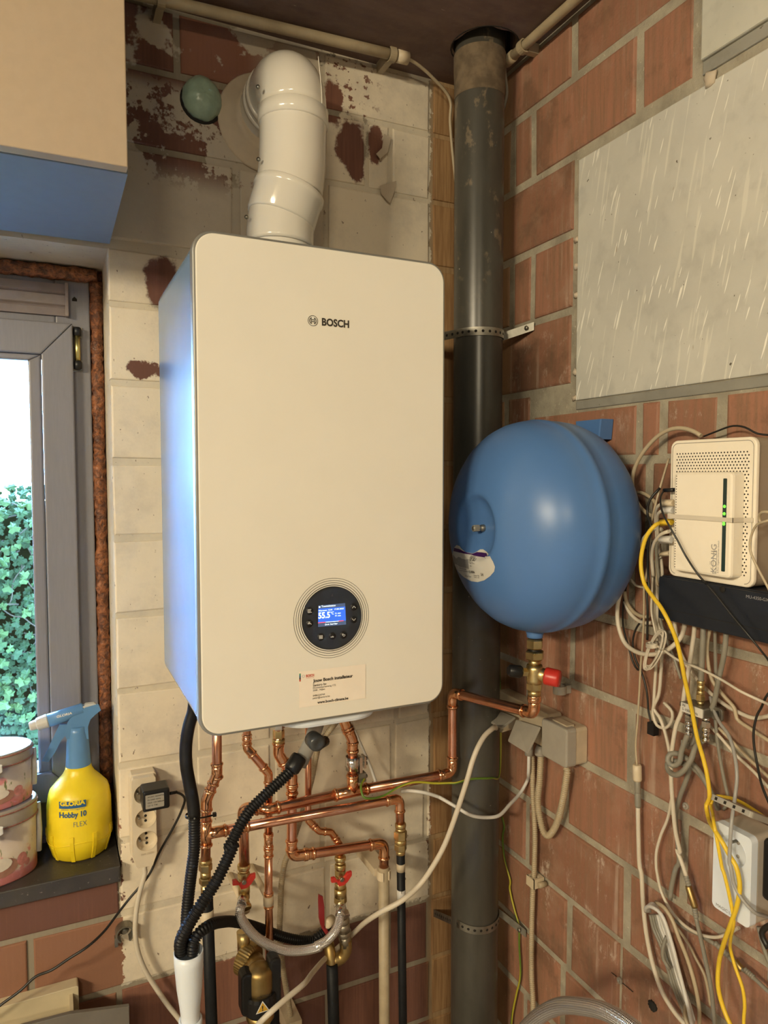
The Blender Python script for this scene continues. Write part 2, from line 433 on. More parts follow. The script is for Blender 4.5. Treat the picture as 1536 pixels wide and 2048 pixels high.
def glass():
    b = NB('window_glass')
    b.bs(Base_Color=(.97, 1, .99), Roughness=0.0, IOR=1.45, Transmission_Weight=1.0)
    tr = b.n('ShaderNodeBsdfTransparent', {0: (.96, .99, .98, 1)}); gl = b.n('ShaderNodeBsdfGlossy', {'Color': (1, 1, 1, 1), 'Roughness': .02})
    fr = b.n('ShaderNodeFresnel', {'IOR': 1.45})
    mx = b.n('ShaderNodeMixShader', {0: fr, 1: tr, 2: gl})
    b.t.links.new(mx, b.t.nodes['Material Output'].inputs[0]); return b.m
M_glass = glass()
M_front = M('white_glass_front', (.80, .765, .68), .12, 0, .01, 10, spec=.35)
M_case = M('casing_daylight_blue', (.16, .27, .42), .20, 0, .01, 10, spec=.6)  # white casing; the window's blue daylight is mixed into its base colour
M_rim = M('silver_rim', (.27, .27, .255), .35, .4, .03)
M_dark = M('black_gloss', (.006, .008, .013), .06, 0, 0, 10, coat=.5)
M_ink = M('black_ink', (.035, .03, .025), .5, 0, 0)
M_greyink = M('grey_ink', (.30, .29, .28), .5, 0, 0)
M_inkred = M('red_ink', (.55, .06, .03), .5, 0, 0)
M_inkblue = M('blue_ink', (.02, .10, .26), .5, 0, 0)
M_inkgreen = M('green_ink', (.05, .30, .16), .5, 0, 0)
M_inkwhite = M('white_ink', (.75, .75, .72), .5, 0, 0)
M_paper = M('card_paper', (.88, .79, .68), .6, 0, .02)
M_flue = M('flue_white', (.78, .74, .66), .14, 0, .015, 8, coat=.3)
M_rub = M('rosette_rubber', (.58, .48, .36), .65, 0, .05)
M_green = M('green_foam_plug', (.33, .45, .36), .3, 0, .12, 40, .35, 60)
M_black = M('black_plastic', (.010, .010, .011), .36, 0, .1, spec=.35)
M_rubber = M('black_rubber', (.010, .010, .011), .42, 0, .15, 60, spec=.22)
M_insul = M('black_insulation', (.009, .010, .012), .5, 0, .2, 40, .3, 90, spec=.22)
M_pvc = M('grey_pvc', (.135, .13, .115), .30, 0, .06, 9, .08, 30)
def soil_mat():
    b = NB('soil_pipe_pvc'); p = b.pos(); o = b.sep(p)
    c = b.mix(b.ss(b.noise(b.scale(p, (8, 8, 2)), 2.5, 4), .3, .7), (.046, .044, .037), (.068, .064, .054))
    old = b.math('MULTIPLY', b.ss(b.noise(b.scale(p, (14, 14, 9)), 2, 5, .65), .56, .64), b.ss(o[2], 1.75, 1.95))
    c = b.mix(b.math('MULTIPLY', old, .5), c, (.26, .20, .13))
    c = b.mix(b.ss(b.noise(p, 90, 2), .76, .79), c, (.4, .38, .33))
    b.bs(Base_Color=c, Roughness=.30, Normal=b.bump(b.noise(p, 25, 3), .08)); return b.m
M_soil = soil_mat()
M_beige = M('beige_conduit', (.40, .325, .215), .5, 0, .08)
M_ivory = M('ivory_plastic', (.62, .52, .37), .42, 0, .04)
M_gbox = M('grey_socket', (.33, .305, .26), .45, 0, .05)
M_gboxw = M('socket_top', (.50, .42, .30), .5, 0, .08)
M_blue = M('vessel_blue', (.080, .185, .43), .36, 0, .02, 10, spec=.45)
M_tag = M('label_white', (.62, .60, .55), .45, 0, .02)
M_purple = M('label_purple', (.05, .01, .10), .45, 0, 0)
def copper_mat(name, c1, c2, r):
    b = NB(name); p = b.pos(); n = b.noise(p, 35, 4)
    b.bs(Base_Color=b.mix(b.ss(n, .3, .7), c1, c2), Roughness=b.ss(n, .2, .8, r, r+.12), Metallic=1.0); return b.m
M_cu = copper_mat('copper', (.70, .33, .20), (.80, .42, .28), .16)
M_cuf = copper_mat('copper_fitting', (.74, .37, .20), (.86, .48, .27), .12)
M_brass = copper_mat('brass', (.56, .43, .20), (.72, .57, .28), .27)
M_brassm = copper_mat('brass_matt', (.36, .255, .10), (.45, .32, .13), .38)
M_chrome = copper_mat('chrome', (.66, .66, .66), (.78, .78, .78), .10)
M_steel = copper_mat('galvanised_steel', (.24, .23, .20), (.36, .345, .30), .42)
M_red = M('red_plastic', (.52, .03, .02), .35, 0, .04)
M_redl = M('red_lever', (.22, .012, .014), .4, 0, .04)
M_wh = M('white_plastic', (.74, .70, .62), .38, 0, .02)
M_whc = M('white_cable', (.60, .54, .44), .45, 0, .03)
M_whc2 = M('white_cable_cool', (.62, .61, .58), .42, 0, .03)
M_grc = M('grey_cable', (.235, .22, .18), .45, 0, .05)
M_bgc = M('beige_cable', (.46, .38, .26), .45, 0, .04)
M_yel = M('yellow_cable', (.74, .50, .03), .38, 0, .04)
M_blc = M('black_cable', (.015, .014, .013), .42, 0, .05)
M_bottle = M('yellow_bottle', (.80, .60, .015), .34, 0, .03, 20)
M_trig = M('blue_trigger', (.10, .24, .46), .36, 0, .03)
M_nozz = M('grey_nozzle', (.55, .54, .50), .4, 0, .03)
M_tray = M('cream_tray', (.58, .50, .34), .42, 0, .03)
M_tile = M('grey_tile', (.155, .14, .12), .35, 0, .05)
M_clear = NB('smoky_clear').bs(Base_Color=(.42, .41, .38), Roughness=.28, Transmission_Weight=.45, IOR=1.3)
M_modem = M('modem_white', (.86, .79, .66), .4, 0, .015)
M_hole = M('hole_black', (.012, .010, .008), .9, 0, 0)
M_ant = M('anthracite_box', (.011, .014, .022), .36, 0, .06, spec=.3)
M_daywhite = M('daylight_tinted_white', (.72, .78, .86), .30, 0, .01)  # white plastic with some bluish daylight kept in the colour
def emit(name, col, s):
    b = NB(name); b.bs(Base_Color=col, Emission_Color=col, Emission_Strength=s, Roughness=.3); return b.m
M_scr = emit('screen_blue', (.03, .12, .62), 1.0)
M_scrt = emit('screen_text', (.75, .9, 1.0), 1.0)
M_scrr = emit('screen_red', (.9, .08, .10), .8)
M_scrd = emit('screen_dark', (.05, .08, .16), .8)
M_led = emit('led_green', (.15, .9, .05), 1.5)
def earth():
    b = NB('earth_wire'); u = b.sep(b.uv())
    s = b.math('FRACT', b.math('ADD', u[1], b.math('MULTIPLY', u[0], 4.0)))
    b.bs(Base_Color=b.mix(b.ss(s, .48, .52), (.10, .19, .02), (.42, .38, .03)), Roughness=.45); return b.m
M_earth = earth()
def braid():
    b = NB('steel_braid'); u = b.sep(b.uv())
    a = b.math('ADD', b.math('MULTIPLY', u[1], 12), b.math('MULTIPLY', u[0], 210))
    c = b.math('SUBTRACT', b.math('MULTIPLY', u[1], 12), b.math('MULTIPLY', u[0], 210))
    w = b.math('MULTIPLY', b.math('SINE', b.math('MULTIPLY', a, 2*PI)), b.math('SINE', b.math('MULTIPLY', c, 2*PI)))
    f = b.ss(w, -.5, .5)
    b.bs(Base_Color=b.mix(f, (.50, .50, .51), (.95, .95, .96)), Roughness=.24, Metallic=.9, Normal=b.bump(f, .6, .0012)); return b.m
M_braid = braid()
def tin_mat():
    b = NB('tin_print'); p = b.obj(); o = b.sep(p)
    c = b.mix(b.ss(b.noise(p, 9, 4), .35, .7), (.58, .48, .42), (.68, .60, .50))
    gnd = b.ss(b.math('ADD', o[2], b.math('MULTIPLY', b.noise(p, 40, 3), .03)), .045, .03)
    c = b.mix(gnd, c, (.55, .20, .20))
    fl = b.math('MULTIPLY', b.ss(b.noise(p, 38, 2), .60, .66), b.ss(o[2], .075, .05))
    c = b.mix(fl, c, (.62, .24, .24))
    gr = b.math('MULTIPLY', b.ss(b.noise(b.scale(p, (60, 60, 22)), 1.6, 3), .62, .68), b.ss(o[2], .09, .05))
    c = b.mix(gr, c, (.17, .18, .07))
    b.bs(Base_Color=c, Roughness=.35); return b.m
M_tin = tin_mat()
M_tinl = M('tin_lid', (.36, .32, .27), .35, 0, .1, 14)
M_rope = M('tin_lid_rope', (.30, .12, .09), .6, 0, .3, 200)
M_ribbon = M('satin_ribbon', (.62, .62, .62), .3, 0, .05)
M_brown = M('goose_brown', (.34, .17, .12), .5, 0, .2, 40)
M_cream = M('goose_cream', (.70, .64, .55), .5, 0, .1, 40)
M_pinkfl = M('flower_pink', (.60, .24, .22), .5, 0, .3, 60)
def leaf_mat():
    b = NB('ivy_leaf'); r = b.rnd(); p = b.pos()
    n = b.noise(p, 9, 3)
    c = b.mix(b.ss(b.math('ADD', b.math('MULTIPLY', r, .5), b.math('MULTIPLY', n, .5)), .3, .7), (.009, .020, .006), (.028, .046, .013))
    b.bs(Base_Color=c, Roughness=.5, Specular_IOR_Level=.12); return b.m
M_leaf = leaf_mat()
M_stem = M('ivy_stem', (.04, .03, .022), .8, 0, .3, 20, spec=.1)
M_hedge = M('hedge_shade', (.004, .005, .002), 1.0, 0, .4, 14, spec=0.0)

# ================================================================ STRUCTURE
BU, BV, BN = V((1, 0, 0)), V((0, 0, 1)), V((0, -1, 0))       # back wall: right, up, into the room
RU, RV, RN = V((0, -1, 0)), V((0, 0, 1)), V((-1, 0, 0))      # right wall: towards the camera, up, into the room
ZJ = [.162+.1459*i for i in range(15)]+[2.322, .0161]       # last entry is the joint just above the floor (index -1)
ZC = 2.325
def brick(parent, mat, u0, u1, v0, v1, fr, o, proud=0.0, ch=.004, back=.03, name='brick', jit=.0016):
    J = lambda: random.uniform(-jit, jit)
    poly = [(u0+J(), v0+J()), (u1+J(), v0+J()), (u1+J(), v1+J()), (u0+J(), v1+J())]
    return part(name, MB().prism(poly, o, fr[0], fr[1], fr[2], -back, proud, ch), mat, parent)

# back wall: mortar body with the window opening, bricks laid into it
RC = -.003
mb = MB()
WX0, WX1, WZ0, WZ1 = -1.15, .107, .676, 1.866
mb.box((WX1, -RC, -.02), (1.25, .30, 2.4)); mb.box((-2.6, -RC, -.02), (WX1, .30, WZ0))
mb.box((-2.6, -RC, WZ1), (WX1, .30, 2.4)); mb.box((-2.6, -RC, WZ0), (WX0, .30, WZ1))
wall_back = struct('wall_back', mb, M_bm)
VJ = {-1: [-.49, -.2, .10, .385, .68, .93], 0: [-.34, -.05, .24, .53, .79, .93], 1: [-.49, -.2, .10, .385, .68, .785, .93], 2: [-.64, -.34, -.052, .24, .53, .79, .93],
      3: [-.63, -.34, .107, .40, .52, .775, .93], 4: [.107, .25, .41, .69, .79, .93], 5: [.107, .25, .41, .70, .785, .93],
      6: [.107, .40, .69, .785, .93], 7: [.107, .25, .545, .785, .93], 8: [.107, .40, .69, .785, .93], 9: [.107, .25, .545, .785, .93],
      10: [.107, .40, .69, .785, .93], 11: [.107, .25, .545, .785, .93], 12: [.347, .535, .785, .93],
      13: [-.2, .09, .38, .628, .685, .785, .93], 14: [-.34, -.05, .237, .53, .785, .93]}
for k, js in VJ.items():
    z0, z1 = ZJ[k]+.006, ZJ[k+1]-.006
    for a, b in zip(js, js[1:]):
        t = z1; bt = z0
        if k == 3 and b <= .108: t = .672
        if k == 11 and a < .15: t = 1.866
        brick(wall_back, M_bb2 if k in (1, 2) and a < .05 else M_bb, a+(0 if a == .107 else .006), b-.006, bt, t, (BU, BV, BN), (0, 0, 0), random.uniform(-.0012, .0012), .003)
brick(wall_back, M_bb, -1.3, .338, 1.886, ZJ[13]-.006, (BU, BV, BN), (0, 0, 0), .001, .004, .03, 'lintel')

# curled flakes of old paint
for P_ in ([(768, 268), (782, 276), (775, 305), (760, 318), (752, 308), (764, 296)], [(760, 372), (792, 362), (788, 385), (780, 406), (774, 402), (762, 388)]):
    Q_ = [atB(x, y, .002+.00022*(y-min(q[1] for q in P_))) for i, (x, y) in enumerate(P_)]; c_ = sum(Q_, V())/len(Q_); n_ = len(Q_)
    part('paint_flake', MB().add(Q_+[c_]+[q+BN*.0012 for q in Q_]+[c_+BN*.0012], [((i+1) % n_, i, n_) for i in range(n_)]+[(n_+1+i, n_+1+(i+1) % n_, 2*n_+1) for i in range(n_)]), M_plain, wall_back)

# right wall: mortar, bricks, concrete panel and beam
mb = MB(); mb.box((XR-RC, -5, -.02), (XR+.30, .3, 2.4))
wall_right = struct('wall_right', mb, M_mo)
RJ = {-1: [.03, .315, .61, .90, 1.2], 0: [.03, .19, .484, .776, 1.07], 1: [.03, .315, .61, .90, 1.2], 2: [.03, .331, .473, .62, .91, 1.2], 3: [.03, .19, .484, .776, 1.07],
      4: [.03, .315, .609, .90, 1.2], 5: [.03, .19, .486, .78, 1.07], 6: [.03, .33, .62, .91, 1.2], 7: [.03, .19, .484, .776, 1.07],
      8: [.03, .33, .519, .66, .91, 1.2], 9: [.10, .192, .494, .545, .66, .78, 1.07], 10: [.03, .322], 11: [.115, .191, .322],
      12: [.03, .324, .61], 13: [.115, .19, .479, .600], 14: [.03, .312, .600]}
for k, js in RJ.items():
    z0, z1 = ZJ[k]+.007, ZJ[k+1]-.007
    if js[0] > .05: js = [.02]+js
    for a, b in zip(js, js[1:]):
        t = z1; bt = z0
        if k == 9 and b > .33: t = 1.571
        if k == 12 and a > .32: continue
        thin = (k == 2 and a in (.331, .473))
        brick(wall_right, M_rb, a+(.002 if a == .473 else .008), b-(.002 if b == .473 else .008), bt, t, (RU, RV, RN), (XR, 0, 0), random.uniform(-.002, .002), .005)
    if k in (12, 13, 14): pass
part('concrete_panel', MB().prism([(.331, 1.592), (1.30, 1.592), (1.30, 2.044), (.331, 2.044)], (XR, 0, 0), RU, RV, RN, -.03, .001, .002), M_pan, wall_right, 'smooth grey concrete panel with pale drip streaks')
part('concrete_beam', MB().prism([(.612, 2.082), (1.30, 2.082), (1.30, 2.322), (.612, 2.322)], (XR, 0, 0), RU, RV, RN, -.03, .006, .003), M_beam, wall_right, 'pale pitted concrete beam above the panel')
part('mortar_strip', MB().prism([(.331, 1.574), (1.30, 1.574), (1.30, 1.5905), (.331, 1.5905)], (XR, 0, 0), RU, RV, RN, -.03, .0, .002), M_strip, wall_right, 'blue-grey mortar strip under the panel')
part('mortar_strip', MB().prism([(.612, 2.0605), (1.30, 2.0605), (1.30, 2.081), (.612, 2.081)], (XR, 0, 0), RU, RV, RN, -.03, .001, .002), M_strip, wall_right, 'grey mortar strip between panel and beam')
# a blob of dried mortar on the panel and the lime crust along its left edge
mb = MB(); c = atR(1418, 158, .004)
mb.lathe(c+RN*-.004, RN, [(0, .012), (.003, .012), (.006, .008), (.007, 0.001)], 9, True, True, lambda k: [1, .8, 1.2, .9, 1.3, 1, .7, 1.1, .9][k])
part('mortar_blob', mb, M_plain, wall_right)
for i in range(9):
    z = 1.60+.05*i+random.uniform(-.01, .01); mb = MB(); n = 8
    mb.lathe(V((XR+.004, -.327, z)), RN, [(0, .008), (.004, .007), (.007, .003), (.0075, .0005)], n, True, True, lambda k: random.uniform(.5, 1.3))
    if i in (0, 1, 4, 5, 6): part('lime_crust', mb, M_plain, wall_right)
def plug_hole(px, py, r0, r1, mat):
    mb = MB(); c = atR(px, py, 0)
    mb.lathe(c-RN*.004, RN, [(0, r1), (.0055, r1), (.006, r1*.9), (.006, r0), (-.002, r0*.9)], 16, True); return mb
part('wall_plug', plug_hole(1371, 1612, .0025, .0058, 0), M_gbox, wall_right, 'grey plastic plug in the brick')
part('wall_plug', plug_hole(1239, 1961, .0022, .0058, 0), M_gbox, wall_right, 'grey plastic plug with pencil cross')
mb = MB(); c = atR(1305, 2012, .001); mb.lathe(c-RN*.002, RN, [(0, .0085), (.0042, .008), (.0044, .0001)], 20, True, True, lambda k: 1+.12*math.sin(3*k)+.08*math.sin(7*k))
part('drill_hole', mb, M_hole, wall_right)
for a, b in (((1223, 1945), (1233, 1953)), ((1245, 1966), (1266, 1984))):
    part('pencil_line', MB().tube([atR(*a, .003), atR(*b, .003)], .0007, 5), M_hole, wall_right)

# ceiling with the hole for the soil pipe
PIPE = V((.826, -.132, 0)); PR = .0515
mb = MB(); hr = .066; n = 32; HX, HY_ = PIPE.x+.002, PIPE.y-.016; x0, x1, y0, y1 = HX-.09, HX+.09, HY_-.13, HY_+.13
mb.box((-2.6, -5, ZC), (x0, .3, ZC+.1)); mb.box((x1, -5, ZC), (1.25, .3, ZC+.1)); mb.box((x0, -5, ZC), (x1, y0, ZC+.1)); mb.box((x0, y1, ZC), (x1, .3, ZC+.1))
rings = []
for z in (ZC, ZC+.1):
    sq = []; ci = []
    for i in range(n):
        a = 2*PI*i/n+PI/4; c, s = math.cos(a), math.sin(a); q = max(abs(c), abs(s)); sq.append(V((HX+.09*c/q, HY_+.13*s/q, z)))
        rr = hr*(1+.05*math.sin(5*a)+.03*math.sin(9*a+1)); ci.append(V((HX+rr*c, HY_+rr*s, z)))
    rings.append((sq, ci))
mb.quadstrip([rings[0][1], rings[0][0]], smooth=False); mb.quadstrip([rings[1][1], rings[0][1]], smooth=False)
mb.box((x0, y0, ZC+.101), (x1, y1, ZC+.13)); ceiling = struct('ceiling', mb, M_ceil)
part('pipe_sleeve', MB().lathe((HX, HY_, ZC-.001), (0, 0, 1), [(.0, .0705), (.10, .0705), (.10, .053), (.099, .053), (.098, .0685), (.0, .0685), (0, .0705)], 28, False), M_hole, ceiling, 'dark rough sleeve around the soil pipe')
floor = struct('floor', MB().box((-2.6, -5, -.08), (1.25, .3, 0)), M_floor)
wall_left = struct('wall_left', MB().box((-2.8, -5, 0), (-2.6, .3, 2.4)), M_plain)
wall_front = struct('wall_front', MB().box((-2.8, -5.2, 0), (1.25, -5, 2.4)), M_plain)

# ---------------------------------------------------------------- window
win = struct('window_1', None, None, (-.5, .16, .70))
YF, YS, YG = .150, .128, .185       # room faces of outer frame, sash and glass
def xw(px, y, py=1000): return onp(px, py, 1, y).x
def zw(py, y, px=60): return onp(px, py, 1, y).z
fx0, fx1 = -1.12, xw(188, YF); sx1 = xw(153, YS); gx1 = xw(90, YS); bx1 = xw(64, YG)
ft = zw(552, YF); st = zw(640, YS); fb = .712; sb = zw(1612, YS); gt = zw(706, YS); gb = zw(1552, YS); bt_ = zw(728, YG); bb_ = zw(1537, YG)
sx0, gx0, bx0 = -1.05, -.985, -.97
def fbox(name, x0, x1, z0, z1, y0, y1, mat=M_frame, ch=.003, par=None):
    w, h = x1-x0, z1-z0
    return part(name, MB().prism([(x0, z0), (x1, z0), (x1, z1), (x0, z1)], (0, 0, 0), BU, BV, BN, -y1, -y0, ch), mat, par or win)
fbox('frame_jamb', sx1-.03, fx1, fb, ft, YF, .225); fbox('frame_jamb', fx0, sx0+.03, fb, ft, YF, .225)
fbox('frame_head', sx0+.03, sx1-.03, st-.03, ft, YF+.001, .225); fbox('frame_bottom', sx0+.03, sx1-.03, fb, sb+.03, YF+.001, .225)
def sash(name, P):
    return part(name, MB().prism(P, (0, 0, 0), BU, BV, BN, -.205, -YS, .003), M_frame, win)
g = .0004
sash('sash_stile', [(sx1, sb+g), (sx1, st-g), (gx1, gt-g), (gx1, gb+g)]); sash('sash_stile', [(sx0, st-g), (sx0, sb+g), (gx0, gb+g), (gx0, gt-g)])
sash('sash_rail', [(sx0+g, st), (gx0+g, gt), (gx1-g, gt), (sx1-g, st)]); sash('sash_rail', [(sx0+g, sb), (sx1-g, sb), (gx1-g, gb), (gx0+g, gb)])
def bead_bar(P, y0): return part('glazing_bead', MB().prism(P, (0, 0, 0), BU, BV, BN, -.205, -y0, .004), M_frame, win)
bead_bar([(gx1-.0005, gb), (gx1-.0005, gt), (bx1, bt_), (bx1, bb_)], YS+.008); bead_bar([(gx0, gt), (gx0, gb), (bx0, bb_), (bx0, bt_)], YS+.008)
bead_bar([(gx0, gt-.0005), (bx0, bt_), (bx1, bt_), (gx1, gt-.0005)], YS+.008); bead_bar([(gx0, gb+.0005), (gx1, gb+.0005), (bx1, bb_), (bx0, bb_)], YS+.008)
part('pane', MB().box((bx0-.006, YG+.004, bb_-.006), (bx1+.006, YG+.008, bt_+.006)), M_glass, win)
# trickle vent along the top with its end cap
vz0, vz1 = zw(625, YF-.012, 60), zw(560, YF-.012, 60); vx1 = xw(130, YF-.012, 590); hgt = vz1-vz0
mbv = MB()
prof = [(0, 0), (.006, 0), (.010, hgt*.22), (.008, hgt*.28), (.013, hgt*.33), (.014, hgt*.62), (.010, hgt*.66), (.015, hgt*.72), (.010, hgt*.98), (0, hgt)]
mbv.quadstrip([[V((x, YF-d, vz0+z)) for d, z in reversed(prof)] for x in (fx0+.1, vx1)], True, True, True, False)
vent = part('trickle_vent', mbv, M_vent, win, 'grey ribbed ventilation strip')
part('vent_cap', MB().prism(rrect(.006, hgt+.004, .002, 2, vx1+.003, vz0+hgt/2), (0, 0, 0), BU, BV, BN, -YF, -YF+.017, .001), M_vent, vent)
c = onp(149, 598, 1, YF); hs = .0045
part('frame_mark', MB().prism([(c.x-hs, c.z-hs), (c.x+hs, c.z-hs), (c.x+hs, c.z), (c.x, c.z+hs), (c.x-hs, c.z)], (0, 0, 0), BU, BV, BN, -YF-.001, -YF+.0006), M_hole, win)
# hinge
hz0, hz1 = onp(155, 740, 1, YF-.01).z, onp(155, 655, 1, YF-.01).z; hx = xw(155, YF-.012, 700)
hg = part('hinge', MB().lathe((hx, YF-.012, hz0+.014), (0, 0, 1), [(0, .0055), (hz1-hz0-.028, .0055)], 14), copper_mat('hinge_brass', (.55, .47, .18), (.62, .54, .22), .25), win, 'brass coloured hinge barrel with dark ends')
for z in (hz0, hz1-.018):
    part('hinge_cap', MB().lathe((hx, YF-.012, z), (0, 0, 1), [(0, .004), (.002, .0075), (.016, .0075), (.018, .0055)], 14), M_black, hg)
    part('hinge_plate', MB().box((hx-.009, YF-.004, z-.002), (hx+.009, YF+.004, z+.020)), M_steel, hg)
# sill
sz = .708
part('window_sill', MB().prism([(-1.14, .677), (.1045, .677), (.1045, sz), (-1.14, sz)], (0, 0, 0), BU, BV, BN, -.215, .02, .002), M_slate, win, 'dark bluestone sill with dusty top')
part('sill_upstand', MB().box((-1.12, .135, sz), (fx1, .152, fb+.004)), M_frame, win)
# brown foam squeezed between window and masonry
def foam_strip(P, r, seed):
    rnd = random.Random(seed); mb = MB(); Q = resample(P, .007); n = 14
    rf = [1+.07*math.sin(i*.23+seed)+.06*math.sin(i*.71)+.09*rnd.uniform(-1, 1) for i in range(len(Q))]; mb.tube(Q, r, n, True, rf)
    mb.v = [(v[0]+rnd.uniform(-.0016, .0016), v[1]+rnd.uniform(-.0016, .0016), v[2]+rnd.uniform(-.0016, .0016)) for v in mb.v]; return mb
fxm = (fx1+WX1)/2
trim = struct('trim_1', foam_strip([V((fxm, .155, sz-.002)), V((fxm, .155, ft+.008))], .0125, 3), M_foam)
part('foam_bead', foam_strip([V((-1.13, .148, ft+.012)), V((fxm+.001, .148, ft+.012))], .0135, 8), M_foam, trim)
part('foam_backing', MB().box((fx1-.004, .165, sz), (WX1+.006, .225, WZ1)).box((-1.15, .165, ft-.004), (fx1, .225, WZ1)), M_foam, trim)

# ---------------------------------------------------------------- ivy hedge outside
hedge = thing('ivy_hedge', 'ivy hedge with tangled stems outside behind the window pane', 'hedge', (-.9, 2.2, 0))
HY, HZ = 2.0, 1.385
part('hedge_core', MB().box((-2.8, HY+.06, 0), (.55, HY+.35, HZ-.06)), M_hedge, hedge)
rnd = random.Random(5); mb = MB()
for i in range(150):
    x = rnd.uniform(-.95, .12); z = rnd.uniform(.3, HZ-.02); p = V((x, HY+rnd.uniform(-.01, .04), z)); P = [p]
    d = V((rnd.uniform(-1, 1), 0, rnd.uniform(-1, 1))).normalized()
    for k in range(5):
        d = (d+V((rnd.uniform(-.8, .8), rnd.uniform(-.15, .15), rnd.uniform(-.8, .8)))).normalized(); P.append(P[-1]+d*.035)
    mb.tube(spline(P, .012), rnd.uniform(.0018, .0035), 5)
part('stems', mb, M_stem, hedge, 'grey tangled ivy stems', True)
LF = [(0, -.5), (.32, -.62), (.56, -.25), (.30, -.05), (.40, .25), (.14, .30), (0, .62), (-.14, .30), (-.40, .25), (-.30, -.05), (-.56, -.25), (-.32, -.62)]
def leaf_mesh(sz, seed):
    r = random.Random(seed); v = [V((0, -.01, 0))]+[V((a*sz*r.uniform(.85, 1.15), r.uniform(0, .006), b*sz*r.uniform(.85, 1.15))) for a, b in LF]
    me = bpy.data.meshes.new('leaf'); me.from_pydata([tuple(q) for q in v], [], [(0, 1+i, 1+(i+1) % 12) for i in range(12)]); me.materials.append(M_leaf); me.update(); return me
LM = [leaf_mesh(.036, 1), leaf_mesh(.041, 2), leaf_mesh(.032, 3), leaf_mesh(.045, 4)]
for i in range(290):
    o = bpy.data.objects.new('leaf', LM[i % 4]); COL.objects.link(o); o.parent = hedge
    o.location = V((rnd.uniform(-.62, .09), HY-.03+rnd.uniform(-.03, .02), rnd.uniform(.40, HZ+.02)))-V((-.9, 2.2, 0))
    o.rotation_euler = (rnd.uniform(-.6, .5), rnd.uniform(-1.2, 1.2), rnd.uniform(-.6, .6))
mb = MB()
for i in range(3400):
    if i < 1500: c = V((rnd.uniform(-.62, .45), HY+.02+rnd.uniform(-.02, .02), rnd.uniform(.02, HZ+.01)))
    elif i < 3000: c = V((rnd.uniform(-2.6, -.55), HY-.02+rnd.uniform(-.03, .02), rnd.uniform(.1, HZ+.02)))
    else: c = V((rnd.uniform(-2.6, .5), HY+rnd.uniform(.0, .3), HZ-.05+rnd.uniform(0, .05)))
    R = Matrix.Rotation(rnd.uniform(-1.2, 1.2), 3, 'Y') @ Matrix.Rotation(rnd.uniform(-.6, .6), 3, 'Z'); s = rnd.uniform(.026, .036)
    mb.add([c]+[c+R @ V((a*s, rnd.uniform(0, .006), b*s)) for a, b in LF], [(0, 1+k, 1+(k+1) % 12) for k in range(12)])
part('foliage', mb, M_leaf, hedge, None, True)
struct('ground', MB().box((-8, .3, -.3), (6, 12, -.2)), M('pale_bounce_ground', (.62, .58, .52), .9))  # unseen ground, coloured pale to bounce daylight in under the cabinet
struct('wall_sky_block', MB().box((-7, .08, 2.4), (6, .30, 6.2)).box((-7, .08, -.2), (-2.6, .30, 2.4)).box((1.25, .08, -.2), (6, .30, 2.4)), M_rb)      # unseen outer wall, added to keep sky light off the hedge

# ================================================================ THINGS
# ---------------------------------------------------------------- boiler
YB = -.417                                        # front glass plane
def atF(px, py, y=YB): return onp(px, py, 1, y)
bx_0, bx_1, bz0, bz1 = .1832, .5826, 1.0747, 1.7876
bcx, bcz, bw, bh = (bx_0+bx_1)/2, (bz0+bz1)/2, bx_1-bx_0, bz1-bz0
boiler = thing('gas_boiler', 'white wall-hung gas boiler with glossy front and round black control panel', 'boiler', (bcx, -.2, bz0))
O0 = V((bcx, 0, bcz))
part('casing', MB().prism(rrect(bw-.004, bh-.004, .030, 8), O0, BU, BV, BN, .070, .398, .004), M_case, boiler, 'pale casing sides with daylight blue in their colour')
part('rear_frame', MB().box((bx_0+.03, -.0705, bz0+.05), (bx_1-.03, -.001, bz1-.05)), M_case, boiler)
mb = MB(); mb.prism(rrect(bw, bh, .031, 10), O0, BU, BV, BN, .3985, .4135, .0025)
part('front_rim', mb, M_rim, boiler, 'silver grey rim')
part('front_panel', MB().prism(rrect(bw-.009, bh-.009, .027, 10), O0, BU, BV, BN, .4136, .4172, .0014), M_front, boiler, 'glossy cream white glass front')
part('bottom_cover', MB().prism(rrect(.17, .24, .05, 14), V((bcx+.01, -.285, bz0)), V((1, 0, 0)), V((0, 1, 0)), V((0, 0, -1)), -.003, .014, .006), M_daywhite, boiler)
# emblem and lettering
yt = -.4172
def tx(body, px, py, px2, py2, h, mat, parent, bold=0.0, name='lettering', y=yt, sx=None, lift=.0004):
    """text from baseline start (px,py) to baseline end (px2,py2), cap height h metres"""
    a, b = atF(px, py, y), atF(px2, py2, y); size = h/.70
    t = text_mb(body, a, BU, BV, size, lift, bold)
    w = max(v[0] for v in t.v)-min(v[0] for v in t.v); k = (b.x-a.x)/max(w, 1e-6); x0 = min(v[0] for v in t.v)
    t.v = [(a.x+(v[0]-x0)*k, v[1], v[2]) for v in t.v]
    return part(name, t, mat, parent)
tx('BOSCH', 643.6, 650.5, 698, 655.5, .0105, M_ink, boiler, .035)
ec = atF(625.6, 641.6, yt); er = .0078
def ringmesh(c, r0, r1, lift=.0004, n=48, a0=0, a1=2*PI):
    mb = MB(); R = []
    full = abs(a1-a0-2*PI) < 1e-6
    k = n if full else n+1
    for r in (r1, r0): R.append([V(c)+BU*(r*math.cos(a0+(a1-a0)*i/n))+BV*(r*math.sin(a0+(a1-a0)*i/n))+BN*lift for i in range(k)])
    mb.quadstrip(R, full, smooth=False); return mb
mb = ringmesh(ec, er*.90, er)
